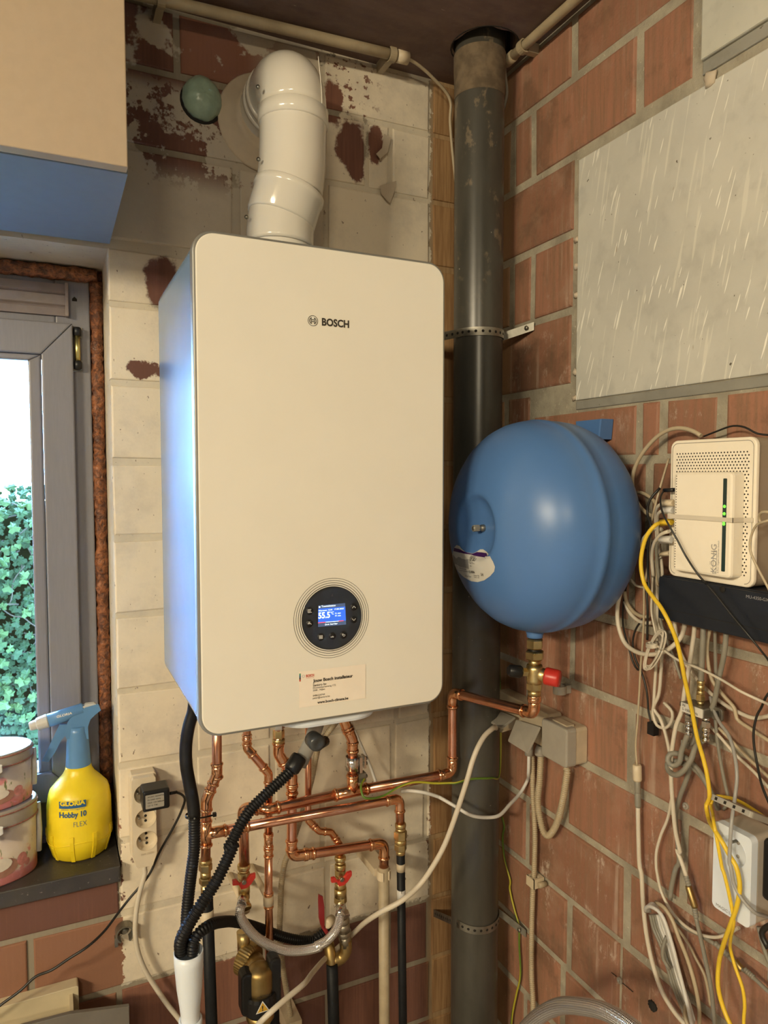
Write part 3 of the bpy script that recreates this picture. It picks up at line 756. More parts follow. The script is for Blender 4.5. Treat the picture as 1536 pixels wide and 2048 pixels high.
for s in (0, PI):
    q = ringmesh(ec, er*.56, er*.70, .0004, 16, s-.95, s+.95); mb.add(q.v, q.f)
    c2 = ec+BU*(math.cos(s)*er*.30)
    mb.add([c2+BU*(a*er)+BV*(b*er)+BN*.0004 for a, b in ((-.06, -.62), (.06, -.62), (.06, .62), (-.06, .62))], [(0, 1, 2, 3)])
for z in (.17, -.17): mb.add([ec+BU*(a*er)+BV*((z+b)*er)+BN*.0004 for a, b in ((-.3, -.06), (.3, -.06), (.3, .06), (-.3, .06))], [(0, 1, 2, 3)])
part('emblem', mb, M_ink, boiler)
# control panel
pc = atF(664, 1236, yt); er0 = .0485
panel = part('control_panel', MB().lathe(pc-BN*.001, BN, [(0, er0), (.0017, er0), (.0020, er0*.99), (.0018, er0*.97), (.0018, .0001)], 64), M_dark, boiler, 'round glossy black control panel')
for r, w in ((.0500, .0011), (.0535, .0008), (.0571, .0007), (.0606, .0006)):
    part('ring_line', ringmesh(pc, r, r+w, .0002, 80), M_ink, boiler)
yp = yt-.0008
def pq(P, y=yp, lift=.0003):
    q = [onp(a, b, 1, y) for a, b in P]; return MB().add([v+BN*lift for v in q], [tuple(range(len(q)))])
scr = part('screen', pq([(636, 1254), (692, 1249), (690, 1206), (636.5, 1211)][::1]), M_scr, boiler, 'lit blue display')
part('screen_bar', pq([(636.3, 1217.5), (690.3, 1213), (690, 1206), (636.5, 1211)], yp-.0002), M_scrd, boiler)
part('screen_bar', pq([(636, 1254), (692, 1249), (691.7, 1241), (636, 1245.5)], yp-.0002), M_scrd, boiler)
part('screen_line', pq([(636, 1246.5), (651, 1245.1), (651, 1243.6), (636, 1245)], yp-.0004), M_scrr, boiler)
part('screen_line', pq([(677, 1242.9), (687, 1242), (687, 1240.5), (677, 1241.4)], yp-.0004), M_scrr, boiler)
part('screen_line', pq([(651, 1244.9), (677, 1242.7), (677, 1241.6), (651, 1243.8)], yp-.0004), M_scrt, boiler)
def txs(body, a, b, h, mat=M_scrt, bold=.02): return tx(body, *a, *b, h, mat, boiler, bold, 'screen_text', yp-.0006)
txs('55.5', (636.5, 1237), (660, 1234.5), .0088, bold=.03); txs('°C', (660.8, 1229), (667.5, 1228), .0042)
txs('Toestelstatus', (642.5, 1214.5), (671, 1212), .0026); txs('Warmwat. 12:44', (636.6, 1223), (664.5, 1220.5), .0022); txs('17.03.2025', (669, 1219.8), (687.5, 1218), .0022)
txs('1L aan', (670.2, 1228), (681.5, 1227), .0022); txs('P1 min', (670.2, 1233), (681.5, 1232), .0022); txs('Druk 1bar/1bar', (650, 1250.5), (675, 1248.4), .0022)
part('screen_text', pq([(637.5, 1215.8), (640.5, 1215.5), (640.5, 1212.3), (637.5, 1212.6)], yp-.0006), M_scrt, boiler)
def icon(px, py, draw):
    c = atF(px, py, yp); b = part('button', MB().lathe(c, BN, [(0, .0058), (.0004, .0056), (.0005, .0001)], 24), M_black, boiler)
    mb = MB()
    for P in draw: 
        for (x0, z0), (x1, z1) in zip(P, P[1:]):
            d = V((x1-x0, z1-z0)).normalized()*.00035; nx, nz = -d.y, d.x
            mb.add([c+BU*(x0-d.x+nx)+BV*(z0-d.y+nz)+BN*.0008, c+BU*(x0-d.x-nx)+BV*(z0-d.y-nz)+BN*.0008, c+BU*(x1+d.x-nx)+BV*(z1+d.y-nz)+BN*.0008, c+BU*(x1+d.x+nx)+BV*(z1+d.y+nz)+BN*.0008], [(3, 2, 1, 0)])
    part('button_symbol', mb, M_inkwhite, b)
s = .0026
icon(707.5, 1214, [[(-s, -s*.5), (0, s*.6), (s, -s*.5)]]); icon(707.5, 1239, [[(-s, s*.5), (0, -s*.6), (s, s*.5)]])
icon(641.5, 1274, [[(-s, s*.8), (s, s*.8)], [(-s, s*.27), (s, s*.27)], [(-s, -s*.27), (s, -s*.27)], [(-s, -s*.8), (s, -s*.8)]])
icon(687, 1270, [[(-s*.4, s*.9), (-s, s*.3), (-s*.4, -s*.2)], [(-s, s*.3), (s*.5, s*.3), (s, -s*.1), (s*.5, -s*.7), (-s*.2, -s*.7)]])
icon(619, 1222, [[(-s, s*.9), (-s, -s*.7)], [(-s*.3, s*.9), (-s*.3, -s*.7)], [(s*.4, s*.9), (s*.4, -s*.7)], [(-s, s*.9), (s*.8, s*.9)], [(-s, -s*.8), (s*1.2, -s*.8)]])
icon(619, 1247, [[(-s, s*.2), (s*.4, s*.2), (s, -s*.5)], [(-s*.2, s*.2), (-s*.2, s*.8)], [(-s*.8, s*.9), (s*.2, s*.9)], [(-s, -s*.1), (s*.2, -s*.1)]])
icon(664.3, 1272, [])
tx('ok', 661, 1275, 668, 1274.3, .0022, M_inkwhite, boiler, .02, 'button_symbol', yp-.0008)
fl = atF(664, 1190, yp-.0003)
part('flame_symbol', MB().add([fl+BU*a+BV*b for a, b in ((-.002, -.002), (.0022, -.002), (.0012, .0012), (.0004, .0026), (-.0008, .0005))], [(0, 1, 2, 3, 4)]), M('dim_symbol', (.03, .03, .035), .3), boiler)
# installer card
card = part('installer_card', pq([(598.3, 1415.5), (730.8, 1396.2), (731, 1328), (597.5, 1343.5)], yt, .0006), M_paper, boiler, 'small printed cream card')
cy_ = yt-.0006
def txc(body, x, y, x2, y2, h, mat=M_ink, bold=0.0): return tx(body, x, y, x2, y2, h, mat, card, bold, 'lettering', cy_)
def ck(x, y): return 580+x/8.533, 1310+y/8.533
for body, a, b, h, bo, mt in (('Jouw Bosch installateur', (392, 466), (1070, 380), .0047, .035, M_ink), ('Sanicro bv', (390, 538), (620, 508), .0036, .012, M_ink),
      ('Douwenbaraenweg 173', (390, 577), (775, 530), .0027, 0, M_ink), ('3500 - Nijlen', (390, 620), (595, 597), .0027, 0, M_ink),
      ('0486520744', (390, 710), (592, 684), .0027, 0, M_ink), ('peter@sanicro.be', (388, 752), (678, 716), .0027, 0, M_ink),
      ('www.bosch-climate.be', (466, 830), (992, 765), .0040, .03, M_ink), ('BOSCH', (272, 378), (410, 360), .0037, .03, M_inkred), ('Invented for life', (274, 402), (405, 385), .0014, 0, M_inkred)):
    txc(body, *ck(*a), *ck(*b), h, mt, bo)
for i, mt in enumerate((M_inkgreen, M_inkblue, M_ink, M_inkred)):
    z0, z1 = 318+i*34, 318+(i+1)*34
    part('colour_stripe', pq([ck(158, z1), ck(182, z1-3), ck(182, z0-3), ck(158, z0)], cy_, .0002), mt, card)
q = ringmesh(atF(*ck(229, 362), cy_), .0017, .0021, .0003, 20); part('emblem', q, M_greyink, card)

# ---------------------------------------------------------------- flue
fy = -.16
flue = thing('flue_pipe', 'glossy white flue elbow pipe from boiler top into the wall', 'flue', (.386, fy, bz1))
FR = .060
fb0 = V((.386, fy, bz1-.004)); fb1 = V((.388, fy, 1.885)); 
p_lo = V((.400, fy-.004, 1.953)); p_up = V((.412, fy-.002, 2.085)); top = V((.412, fy-.002, 2.155))
part('adapter', MB().tube(spline([fb0, V((.386, fy, 1.84)), V((.387, fy, 1.865))]), FR*.94, 32), M_flue, flue)
d_lo = (V((.412, fy, 2.02))-V((.385, fy+.004, 1.90))).normalized()
mb = MB(); mb.tube(spline([V((.386, fy, 1.86)), V((.388, fy, 1.90)), V((.398, fy-.002, 1.945)), V((.405, fy-.003, 1.965))]), FR*1.0, 32)
part('lower_socket', mb, M_flue, flue)
mb = MB(); t = V((.30, -.05, 1)).normalized(); c = V((.403, fy-.003, 1.958))
mb.lathe(c-t*.055, t, [(0, FR*1.0), (.004, FR*1.035), (.045, FR*1.035), (.047, FR*1.075), (.058, FR*1.075), (.060, FR*1.04)], 36)
part('collar', mb, M_flue, flue)
E2 = [c, V((.4095, fy-.003, 2.01)), p_up, V((.4125, fy-.002, 2.10))]
part('bend', MB().tube(spline(E2), FR, 36), M_flue, flue)
mb = MB(); mb.lathe(V((.412, fy-.002, 2.075)), (0.02, 0, 1), [(0, FR*1.0), (.002, FR*1.05), (.026, FR*1.05), (.028, FR*1.0)], 36); part('collar', mb, M_flue, flue)
arcP = [V((.4125, fy-.002, 2.095))]
cz_, rad = 2.112, .062
for i in range(13):
    a = PI/2*i/12; arcP.append(V((.4125-.002*i/12, fy+rad-rad*math.cos(a), cz_+rad*math.sin(a)*.86)))
arcP.append(V((.409, -.02, cz_+rad*.86-.004))); arcP.append(V((.409, .02, cz_+rad*.86-.005)))
part('elbow', MB().tube(arcP, FR, 36), M_flue, flue)
mb = MB(); zc = cz_+rad*.86-.002; cc = V((.410, 0, zc))
for y0 in (-.085, -.062): mb.lathe(V((.410, y0, zc)), (0, 1, 0), [(0, FR), (.001, FR*1.05), (.010, FR*1.05), (.011, FR)], 36)
part('collar', mb, M_flue, flue)
mb = MB(); mb.lathe(V((.408, .002, 2.150)), BN, [(0, .097), (.004, .097), (.007, .094), (.010, .078), (.026, .068), (.030, .062), (.030, .058)], 40)
part('wall_rosette', mb, M_rub, flue, 'matt cream rubber rosette on the wall')
part('seam', MB().tube(spline([V((.4125+FR*.62, fy-FR*.82, 2.08)), V((.4125+FR*.62, fy-FR*.80, 2.12)), V((.4125+FR*.60, fy-.035, 2.19))]), .0009, 6), M_flue, flue)
for p in (atF(520, 178, fy-.02), atF(521, 322, fy-.02), atF(497, 437, fy-.015)):
    part('screw', MB().lathe(p+V((-.004, -.004, 0)), V((-.6, -.8, 0)), [(0, .0035), (.003, .0035), (.004, .0005)], 10), M_steel, flue)

# ---------------------------------------------------------------- foam plug, cabinet
c = atB(403, 200, 0)
g_ = thing('foam_plug', 'pale green foam dome bulging from a round wall hole', 'plug', (c.x, 0, c.z))
part('hole_ring', MB().lathe(c+BN*.0016-BV*.005, BN, [(0, .041), (.0006, .0405), (.0008, .0001)], 28), M_hole, g_, 'dark gap under the dome')
mb = MB(); rnd = random.Random(2); prof = []
for i in range(11):
    a = PI/2*i/10; prof.append((.030*math.sin(a), max(.0375*math.cos(a), .0003)))
mb.lathe(c, BN, prof, 28, True); v2 = []
for v in mb.v:
    q = V(v)-c; r = math.hypot(q.x, q.z)/.0375; k = 1+.035*rnd.uniform(-1, 1)
    pk = 1+max(0, q.z/.0375-.75)*.35
    v2.append((c.x+q.x*k, c.y+q.y*k, c.z+q.z*k*pk*1.08))
mb.v = v2; part('dome', mb, M_green, g_)
cx1, cy1, cbz = onp(257, 320, 1, -.36).x, -.36, 1.874
cab_ = thing('wall_cabinet', 'beige flat-front wall cabinet hung above the window', 'cabinet', (-.3, -.18, cbz))
part('carcass', MB().prism([(-.75, cbz), (cx1+.001, cbz), (cx1+.001, 2.322), (-.75, 2.322)], (0, 0, 0), BU, BV, BN, .002, .336, .001), M_cabs, cab_)
mb = MB(); zb = onp(250, 333, 1, -.36).z
mb.prism([(-.75, zb), (cx1-.001, zb), (cx1-.001, 2.320), (-.75, 2.320)], (0, 0, 0), BU, BV, BN, .339, .360, .0015)
part('door', mb, M_cab, cab_, 'plain beige door panel')

# ---------------------------------------------------------------- soil pipe with straps
sp = thing('soil_pipe', 'tall grey plastic soil pipe standing in the brick corner', 'pipe', (PIPE.x, PIPE.y, 0))
part('pipe', MB().lathe((PIPE.x, PIPE.y, 0), (0, 0, 1), [(z*.1, PR) for z in range(0, 25)], 48), M_soil, sp)
part('dust_sleeve', MB().lathe((PIPE.x, PIPE.y, 2.225), (0, 0, 1), [(0, PR+.0006), (.03, PR+.001), (.055, PR+.002), (.088, PR+.0025)], 32, False), M('dusty_cobweb', (.13, .095, .06), .95, 0, .3, 40), sp, 'dusty brown cobweb film at the ceiling')
def strap(label, z, ends, sag, grp):
    a = []
    for i in range(25):
        t = math.radians(ends[0]+(ends[1]-ends[0])*i/24); a.append(V((PIPE.x+(PR+.0012)*math.cos(t), PIPE.y+(PR+.0012)*math.sin(t), z+sag*math.sin(PI*i/24))))
    P = [ends[2]]+a+[ends[3]]; P = P[:1]+spline(P, .004)[1:-1]+P[-1:]
    root = thing('pipe_strap', label, 'strap', tuple(P[len(P)//2]), grp)
    mb = MB(); w = .0085; rings = []
    hol = MB(); acc = 0
    for i, p in enumerate(P):
        tq = (P[min(i+1, len(P)-1)]-P[max(i-1, 0)]).normalized(); side = V((0, 0, 1)); nn = tq.cross(side).normalized()
        out = (p-V((PIPE.x, PIPE.y, p.z)));
        if nn.dot(out) < 0: nn = -nn
        rings.append([p-side*w, p+side*w, p+side*w+nn*.0012, p-side*w+nn*.0012] if tq.cross(side).dot(out) < 0 else [p-side*w, p-side*w+nn*.0012, p+side*w+nn*.0012, p+side*w])
        if i: acc += (p-P[i-1]).length
        if acc > .0125 and 1 < i < len(P)-2:
            acc = 0; hol.lathe(p+nn*.0011, nn, [(0, .0030), (.0004, .0028), (.0004, .0001)], 12)
    mb.quadstrip(rings, True, True, True, False); part('band', mb, M_steel, root); part('holes', hol, M_hole, root)
    e = P[-1]; part('screw', MB().lathe(P[-4]+RN*.002, RN, [(0, .005), (.003, .005), (.004, .002)], 6), M_steel, root)
    return root
zs = onp(955, 660, 1, PIPE.y-PR).z
strap('perforated steel strap around the soil pipe above the blue vessel', zs, (195, 345, V((.73, -.004, zs-.002)), atR(1068, 652, .003)), 0, None)
zs2 = onp(960, 1863, 1, PIPE.y-PR).z
strap('perforated steel strap sagging around the lower end of the soil pipe', zs2+.004, (200, 340, atB(868, 1826, .004), atR(1052, 1868, .003)), -.004, None)

# ---------------------------------------------------------------- ceiling conduits
def conduit(label, P, r, ends, clips, wall, name='cable_conduit'):
    root = thing(name, label, 'conduit', tuple(P[0]))
    part('tube', MB().tube(P, r, 16), M_beige, root); t = (P[-1]-P[-2]).normalized()
    part('end_sleeve', MB().tube([P[-1]-t*.022, P[-1]+t*.004], r*1.22, 16), M_ivory if wall == 'b' else M_beige, root)
    for q in clips:
        q = V(q); n = BN if wall == 'b' else RN; tt = t; up = n.cross(tt)
        mb = MB(); A = [q+n*(-r*1.5)+up*(r*1.5)]
        for i in range(13):
            a = PI*(1.15-1.3*i/12)+PI*0; A.append(q+(up*math.cos(a+PI/2*0)*-1+n*math.sin(a))*r*1.18)
        rings = []
        for p in A[1:]:
            o = (p-q).normalized(); rings.append([p-tt*.007, p+tt*.007, p+tt*.007+o*.0025, p-tt*.007+o*.0025])
        mb.quadstrip(rings, True, True, True, False)
        wp = V((q.x, 0, q.z)) if wall == 'b' else V((XR, q.y, q.z))
        base = (q-n*((q-wp).dot(n)))
        hgt = (q-wp).dot(n)-r*.9
        mb.box((-.007, -.010, 0.0), (.007, .010, max(hgt, .003)), (tt, up, n), base)
        part('clip', mb, M_beige, root)
    return root
dC = .058
P = [atB(150, -55, dC), atB(330, 0, dC), atB(560, 60, dC), atB(815, 120, dC)]
P = [atB(330, 1, dC), atB(812, 116, dC)]; P[0] = P[0]+(P[0]-P[1])*.55
rC = .0105
conduit('cream plastic conduit along the top of the painted wall', [P[0].lerp(P[1], i/6) for i in range(7)], rC, 1, [P[1].lerp(P[0], .045), P[1].lerp(P[0], .655)], 'b')
cable('drop_cable', [P[1]-V((.02, 0, 0)), P[1]+V((.012, 0, -.002)), atB(865, 155, .040), atB(900, 200, .022), V((.825, -.014, atB(900, 200, .01).z-.05)), V((.855, -.012, 2.0))], .0033, M_bgc, 'thin beige cable dropping from the conduit behind the soil pipe')
dR = .034; Q = [atR(1150, -6, dR), atR(1015, 122, dR)]; Q[0].y -= .30; Q[0].z = Q[1].z = (Q[0].z*0+Q[1].z)
conduit('grey conduit along the top of the bare brick wall', [Q[0].lerp(Q[1], i/6) for i in range(7)], .0095, 1, [Q[1]+V((0, -.055, 0))], 'r')
cable('drop_cable', [Q[1]-V((0, .02, 0)), Q[1]+V((0, .008, -.006)), V((XR-.014, Q[1].y+.03, Q[1].z-.05)), V((XR-.012, -.06, Q[1].z-.13)), V((XR-.012, -.05, 2.0))], .0030, M_grc, 'thin grey cable dropping from the right conduit behind the pipe')

# ---------------------------------------------------------------- expansion vessel
VY, VZ, VR = -.39, 1.358, .187
VX0, VX1 = .906, .655
prof = [(0, .085), (.006, .118), (.016, .142), (.032, .162), (.052, .177), (.075, .1845), (.100, .187), (.120, .187), (.1215, 0.1884), (.1330, 0.1884), (.1345, .187), (.150, .1855), (.168, .181), (.185, .173),
        (.202, .160), (.218, .142), (.230, .122), (.239, .100), (.2445, .078), (.2475, .066), (.248, .060), (.2465, .056), (.241, .051), (.236, .043), (.2325, .028), (.231, .0005)]
ves = thing('expansion_vessel', 'round blue steel expansion vessel fixed to the brick wall', 'vessel', (.785, VY, VZ-VR))
part('shell', MB().lathe((VX0, VY, VZ), (-1, 0, 0), prof, 72, True), M_blue, ves)
def vx(r):
    for (d0, r0), (d1, r1) in zip(prof[13:], prof[14:]):
        if r1 <= r <= r0: return VX0-(d0+(d1-d0)*((r0-r)/max(r0-r1, 1e-6)))
    return VX0-.248 if r < .06 else VX0-.15
def on_vessel(px, py):
    x = .665
    for _ in range(8):
        p = onp(px, py, 0, x); x = vx(math.hypot(p.y-VY, p.z-VZ))
    return p
def drape(mb, lift): 
    out = []
    for v in mb.v:
        out.append((vx(math.hypot(v[1]-VY, v[2]-VZ))-lift, v[1], v[2]))
    mb.v = out; return mb
def patch(P2, lift, rings=10):
    c = V((0, sum(p.y for p in P2)/len(P2), sum(p.z for p in P2)/len(P2))); mb = MB(); R = []
    Q = []
    for i, p in enumerate(P2):
        q = P2[(i+1) % len(P2)]; Q += [p, p.lerp(q, .5)]
    for k in range(rings+1): R.append([c+(p-c)*max(1-k/rings, .002) for p in Q])
    mb.quadstrip(R, True, smooth=True); return drape(mb, lift)
LB = [(290, 595), (250, 640), (215, 750), (208, 850), (245, 960), (320, 1060), (420, 1150), (540, 1215), (650, 1230), (760, 1200), (860, 1130), (930, 1050), (945, 970), (910, 880), (860, 790), (800, 710), (740, 670), (690, 672), (640, 705), (580, 735), (510, 740), (440, 720), (380, 670), (340, 615)]
lv = lambda x, y: on_vessel(880+x/8.533, 1020+y/8.533)
lab = part('label', patch([lv(*p) for p in LB], .0007), M_tag, ves, 'white kidney-shaped paper label with purple band')
BD = [((252, 645), (238, 700)), ((345, 668), (330, 722)), ((405, 700), (400, 738)), ((455, 728), (450, 748)), ((512, 745), (510, 762)), ((580, 740), (580, 776)), ((640, 716), (640, 788)), ((720, 722), (720, 800)), ((806, 735), (858, 823))]
mb = MB(); mb.quadstrip([[lv(*a), lv(*a).lerp(lv(*b), .5), lv(*b)] for a, b in BD], False); part('label_band', drape(mb, .0013), M_purple, lab)
part('label_panel', patch([lv(*p) for p in [(232, 770), (228, 850), (250, 925), (500, 1005), (505, 840)]], .0011), M_greyink, lab)
def vtext(body, a, b, h, mat=M_ink, bold=0.0):
    A, B = lv(*a), lv(*b); u = V((0, B.y-A.y, B.z-A.z)); w = u.length; u.normalize(); vv = V((0, u.z, -u.y)); vv = vv if vv.z > 0 else -vv
    t = text_mb(body, V((0, A.y, A.z)), u, vv, h/.7, 0, bold)
    xs = [(V(v)-V((0, A.y, A.z))).dot(u) for v in t.v]; k = w/max(max(xs), 1e-6)
    t.v = [tuple(V((0, A.y, A.z))+u*(((V(v)-V((0, A.y, A.z))).dot(u))*k)+vv*((V(v)-V((0, A.y, A.z))).dot(vv))) for v in t.v]
    part('lettering', drape(t, .0014), mat, lab)
vtext('Statico', (512, 812), (600, 822), .0040); vtext('SD 35.3', (510, 860), (604, 872), .0042, M_ink, .03)
vtext('PN 3 bar', (512, 890), (565, 896), .0022); vtext('Max. 70 C', (512, 915), (602, 926), .0022); vtext('35 l', (525, 965), (552, 969), .0024)
vtext('CE 0036', (508, 1075), (605, 1080), .0042, M_ink, .02); vtext('IMI Hydronic', (345, 1000), (460, 1022), .0024); vtext('CH 4414 Fullinsdorf', (340, 1035), (495, 1060), .0020)
vtext('p max 3 bar', (440, 1128), (545, 1150), .0024); vtext('Tmax 70', (585, 1125), (680, 1135), .0022); vtext('Tmin -10', (590, 1155), (680, 1165), .0022)
vtext('EHI', (712, 1125), (752, 1130), .005)
fxv = VX0-.231
vs_ = part('air_valve', MB().lathe((fxv+.003, VY, VZ), (-1, 0, 0), [(0, .0065), (.009, .006), (.010, .0045), (.014, .0045), (.0145, .0055), (.024, .0052), (.026, .003)], 14), M_steel, ves)
part('valve_cap', MB().hexa((fxv-.010, VY, VZ), (-1, 0, 0), .012, .0062), M_grc, vs_)
NX = .785
part('nozzle', MB().lathe((NX, VY, VZ-VR+.02), (0, 0, -1), [(0, .017), (.024, .0165), (.030, .0145), (.034, .0145)], 20), M_blue, ves)
part('wall_bracket', MB().prism([(-.03, -.02), (.03, -.02), (.034, .016), (-.034, .016)], V((0, VY-.01, VZ+VR-.012)), RU, RV, RN, -XR+.001, -XR+.03, .002), M_blue, ves)
part('back_plate', MB().lathe((VX0+.002, VY, VZ), (1, 0, 0), [(0, .08), (.0125, .08)], 32), M_blue, ves)

# ---------------------------------------------------------------- plumbing under the boiler
def pipe_thing(name, label, P, w, bend=1.6, group=None, elbow=True, mat=None, fit=None):
    root = thing(name, label, 'pipe', tuple(P[-1]), group); r = prad(w, P[len(P)//2])
    copper(root, P, r, mat or M_cu, bend, 16, fit or M_cuf, elbow); return root, r
def brass_stack(root, a, t, items, name='brass_union', mat=None):
    """stack of (kind, length, radius) pieces along t from a"""
    a = V(a); t = V(t).normalized()
    for kind, L, r in items:
        mb = MB()
        if kind == 'hex': mb.hexa(a, t, L, r)
        elif kind == 'ring': mb.lathe(a, t, [(0, r*.9), (L*.2, r), (L*.8, r), (L, r*.9)], 20)
        else: mb.lathe(a, t, [(0, r), (L, r)], 20)
        part(name, mb, mat or M_brass, root); a = a+t*L
    return a
dnz = V((0, 0, -1))
# flow pipe, left
P = pts('P 433,1378 434,1548 413,1600 411,1735', 'b', .17)
flow, r = pipe_thing('copper_flow_pipe', 'leftmost copper pipe with tee and long branch crossing in front', P, 20)
coupling(flow, P[1]+V((0, 0, .006)), dnz, r, .03, M_cuf)
H = pts('P 412,1668 799,1597 801,1665', 'b', .17)
Q, arcs = fillet(H, r*1.5); part('branch_tube', MB().tube(Q, r, 16), M_cu, flow)
a0, arc, b0 = arcs[0]; mb = MB(); mb.tube([arc[0]+a0*r*2, arc[0]+a0*r]+arc+[arc[-1]+b0*r, arc[-1]+b0*r*1.8], r*1.1, 16); bead(mb, arc[0]+a0*r*1.8, a0, r*1.1, r*.6, .17); bead(mb, arc[-1]+b0*r*1.5, b0, r*1.1, r*.6, .17)
part('elbow', mb, M_cuf, flow)
hd = (H[1]-H[0]).normalized(); mb = MB(); tc = H[0]
mb.tube([tc+V((0, 0, r*2.9)), tc-V((0, 0, r*2.6))], r*1.13, 16); mb.tube([tc, tc+hd*r*4.2], r*1.13, 16)
for p, t in ((tc+V((0, 0, r*2.6)), dnz), (tc-V((0, 0, r*2.3)), dnz), (tc+hd*r*3.8, hd)): bead(mb, p, t, r*1.13, r*.6, .17)
part('tee', mb, M_cuf, flow)
coupling(flow, tc+hd*r*7.4, hd, r, r*2.6, M_cuf)
e = P[-1]; e = brass_stack(flow, e+V((0, 0, .016)), dnz, [('ring', .008, r*1.3), ('hex', .014, r*1.35), ('cyl', .012, r*1.05), ('hex', .012, r*1.3), ('cyl', .02, r*1.0)])
def down(P): return P+[V((P[-1].x, P[-1].y, .004))]
sl = thing('insulated_pipe', 'black insulated pipe below the leftmost copper pipe', 'pipe', tuple(pts('P 425,2060', 'b', .15)[0]))
part('sleeve', MB().tube(down(pts('P 414,1793 424,2065', 'b', .165)), prad(24, e), 16), M_insul, sl)
part('pipe_clip', MB().lathe(atB(414, 1838, .165), (0, 0, 1), [(0, prad(27, e)), (.018, prad(27, e)), (.018, prad(24, e)), (0, prad(24, e)), (0, prad(27, e))], 20, False), M_ivory, sl)
part('clip_foot', MB().tube([atB(416, 1836, .12), atB(418, 1836, .0)], .006, 10), M_ivory, sl)
# right end of that branch
e2 = H[-1]; brass_stack(flow, e2+V((0, 0, .02)), dnz, [('ring', .010, r*1.25), ('cyl', .006, r*1.15), ('hex', .018, r*1.5), ('ring', .009, r*1.35), ('hex', .014, r*1.42), ('ring', .008, r*1.1)])
bp = thing('insulated_pipe', 'slim black pipe with white tape hanging below the brass union', 'pipe', tuple(pts('P 806,2060', 'b', .16)[0]))
rp = prad(17, e2)
part('sleeve', MB().tube(down(pts('P 801,1682 806,2065', 'b', .168)), rp, 16), M_insul, bp)
for py, h, mt in ((1733, .016, M_gboxw), (1787, .021, M_whc2)):
    q = atB(801, 1682, .168).lerp(atB(806, 2065, .168), (py-1682)/383.0); part('tape', MB().lathe(q-V((0, 0, h/2)), (0, 0, 1), [(0, rp*1.03), (h, rp*1.03)], 18), mt, bp)
part('lettering', text_mb('?', atB(801.5, 1788, .168+rp*1.05), BU, BV, .010), M_ink, bp)

# return pipe with earth clamp, reaching the vessel
P = pts('P 668,1385 688,1441 705,1480 705,1583', 'b', .15)
ret, r = pipe_thing('copper_return_pipe', 'copper pipe from the boiler through a clamp to the blue vessel', P, 20, 2.2)
coupling(ret, P[2]-V((0, 0, .014)), dnz, r, .024, M_cuf); mb = MB()
tb = P[-1]; Lp = pts('P 535,1619,.15 486,1615,.12 489,1735,.12', 'b', .15); Rp = pts('P 905,1546 905,1385', 'b', .15)
VN = V((NX, VY, VZ-VR)); ve = V((NX, VY, onp(1068, 1427, 1, VY).z)); vtop = V((NX, VY, onp(1068, 1400, 1, VY).z))
Q1, arcs = fillet([tb]+Lp, r*1.5); part('tube', MB().tube(Q1, r, 16), M_cu, ret)
Q2, arcs2 = fillet([tb]+Rp+[ve, vtop], r*1.7); part('tube', MB().tube(Q2, r, 16), M_cu, ret)
for a, arc, b in arcs+arcs2:
    mb = MB(); e = r*1.9; mb.tube([arc[0]+a*e]+arc+[arc[-1]+b*e], r*1.1, 16)
    for p, t in ((arc[0]+a*e*.8, a), (arc[-1]+b*e*.8, b)): bead(mb, p, t, r*1.1, r*.6, .17)
    part('elbow', mb, M_cuf, ret)
mb = MB(); la, ra = (Lp[0]-tb).normalized(), (Rp[0]-tb).normalized()
mb.tube([tb+la*r*4, tb, tb+ra*r*3.4], r*1.13, 16); mb.tube([tb+V((0, 0, r*3.6)), tb], r*1.13, 16)
for p, t in ((tb+la*r*3.6, la), (tb+ra*r*3, ra), (tb+V((0, 0, r*3.2)), dnz)): bead(mb, p, t, r*1.13, r*.6, .17)
part('tee', mb, M_cuf, ret)
c = P[2].lerp(P[3], .44); rc = r*1.28
mb = MB(); mb.lathe(c-V((0, 0, .013)), (0, 0, 1), [(0, rc), (.026, rc), (.026, rc*1.1), (0, rc*1.1), (0, rc)], 24, False)
mb.box((rc*.9, -.008, -.020), (rc*.9+.006, .010, .011), (BU, BN, BV), c); mb.box((rc*.9+.010, -.008, -.012), (rc*.9+.014, .010, .011), (BU, BN, BV), c)
clamp = thing('earth_clamp', 'shiny steel earthing clamp around the copper return pipe', 'clamp', tuple(c)); part('band', mb, M_chrome, clamp)
for z in (.006, -.004, -.030):
    part('bolt', MB().hexa(c+BU*(rc*.9-.001)+BV*z+BN*.004, BU, .019, .0042), M_steel, clamp)
part('terminal', MB().box((rc*.8, -.006, -.040), (rc*.8+.016, .008, -.022), (BU, BN, BV), c), M_steel, clamp)
# earth wires
w0 = c+BU*(rc*.9+.012)+BV*-.034+BN*.006
single('earth_wire', MB().tube(spline([w0]+pts('F 585,830,.175 610,930,.19 660,945,.19 800,920,.18 960,830,.178 1100,790,.18 1300,800,.185 1450,798,.195', 'b', .17)+pts('J 130,112,.20 260,78,.205 440,68,.20 505,40,.165', 'b', .18)+[V((XR-.012, -.10, 1.0)), V((XR-.008, -.09, 1.03))], .005), .0023, 8), M_earth, 'green and yellow earth wire from clamp across the soil pipe', 'wire')
single('earth_wire', MB().tube(spline(pts('J 530,400 548,480 535,560 540,680 560,800 600,950 K 510,60 545,220 575,330 580,480 588,700 560,830 530,980 520,1080', 'r', .008), .005), .0022, 8), M_earth, 'green and yellow earth wire hanging down beside the soil pipe', 'wire')

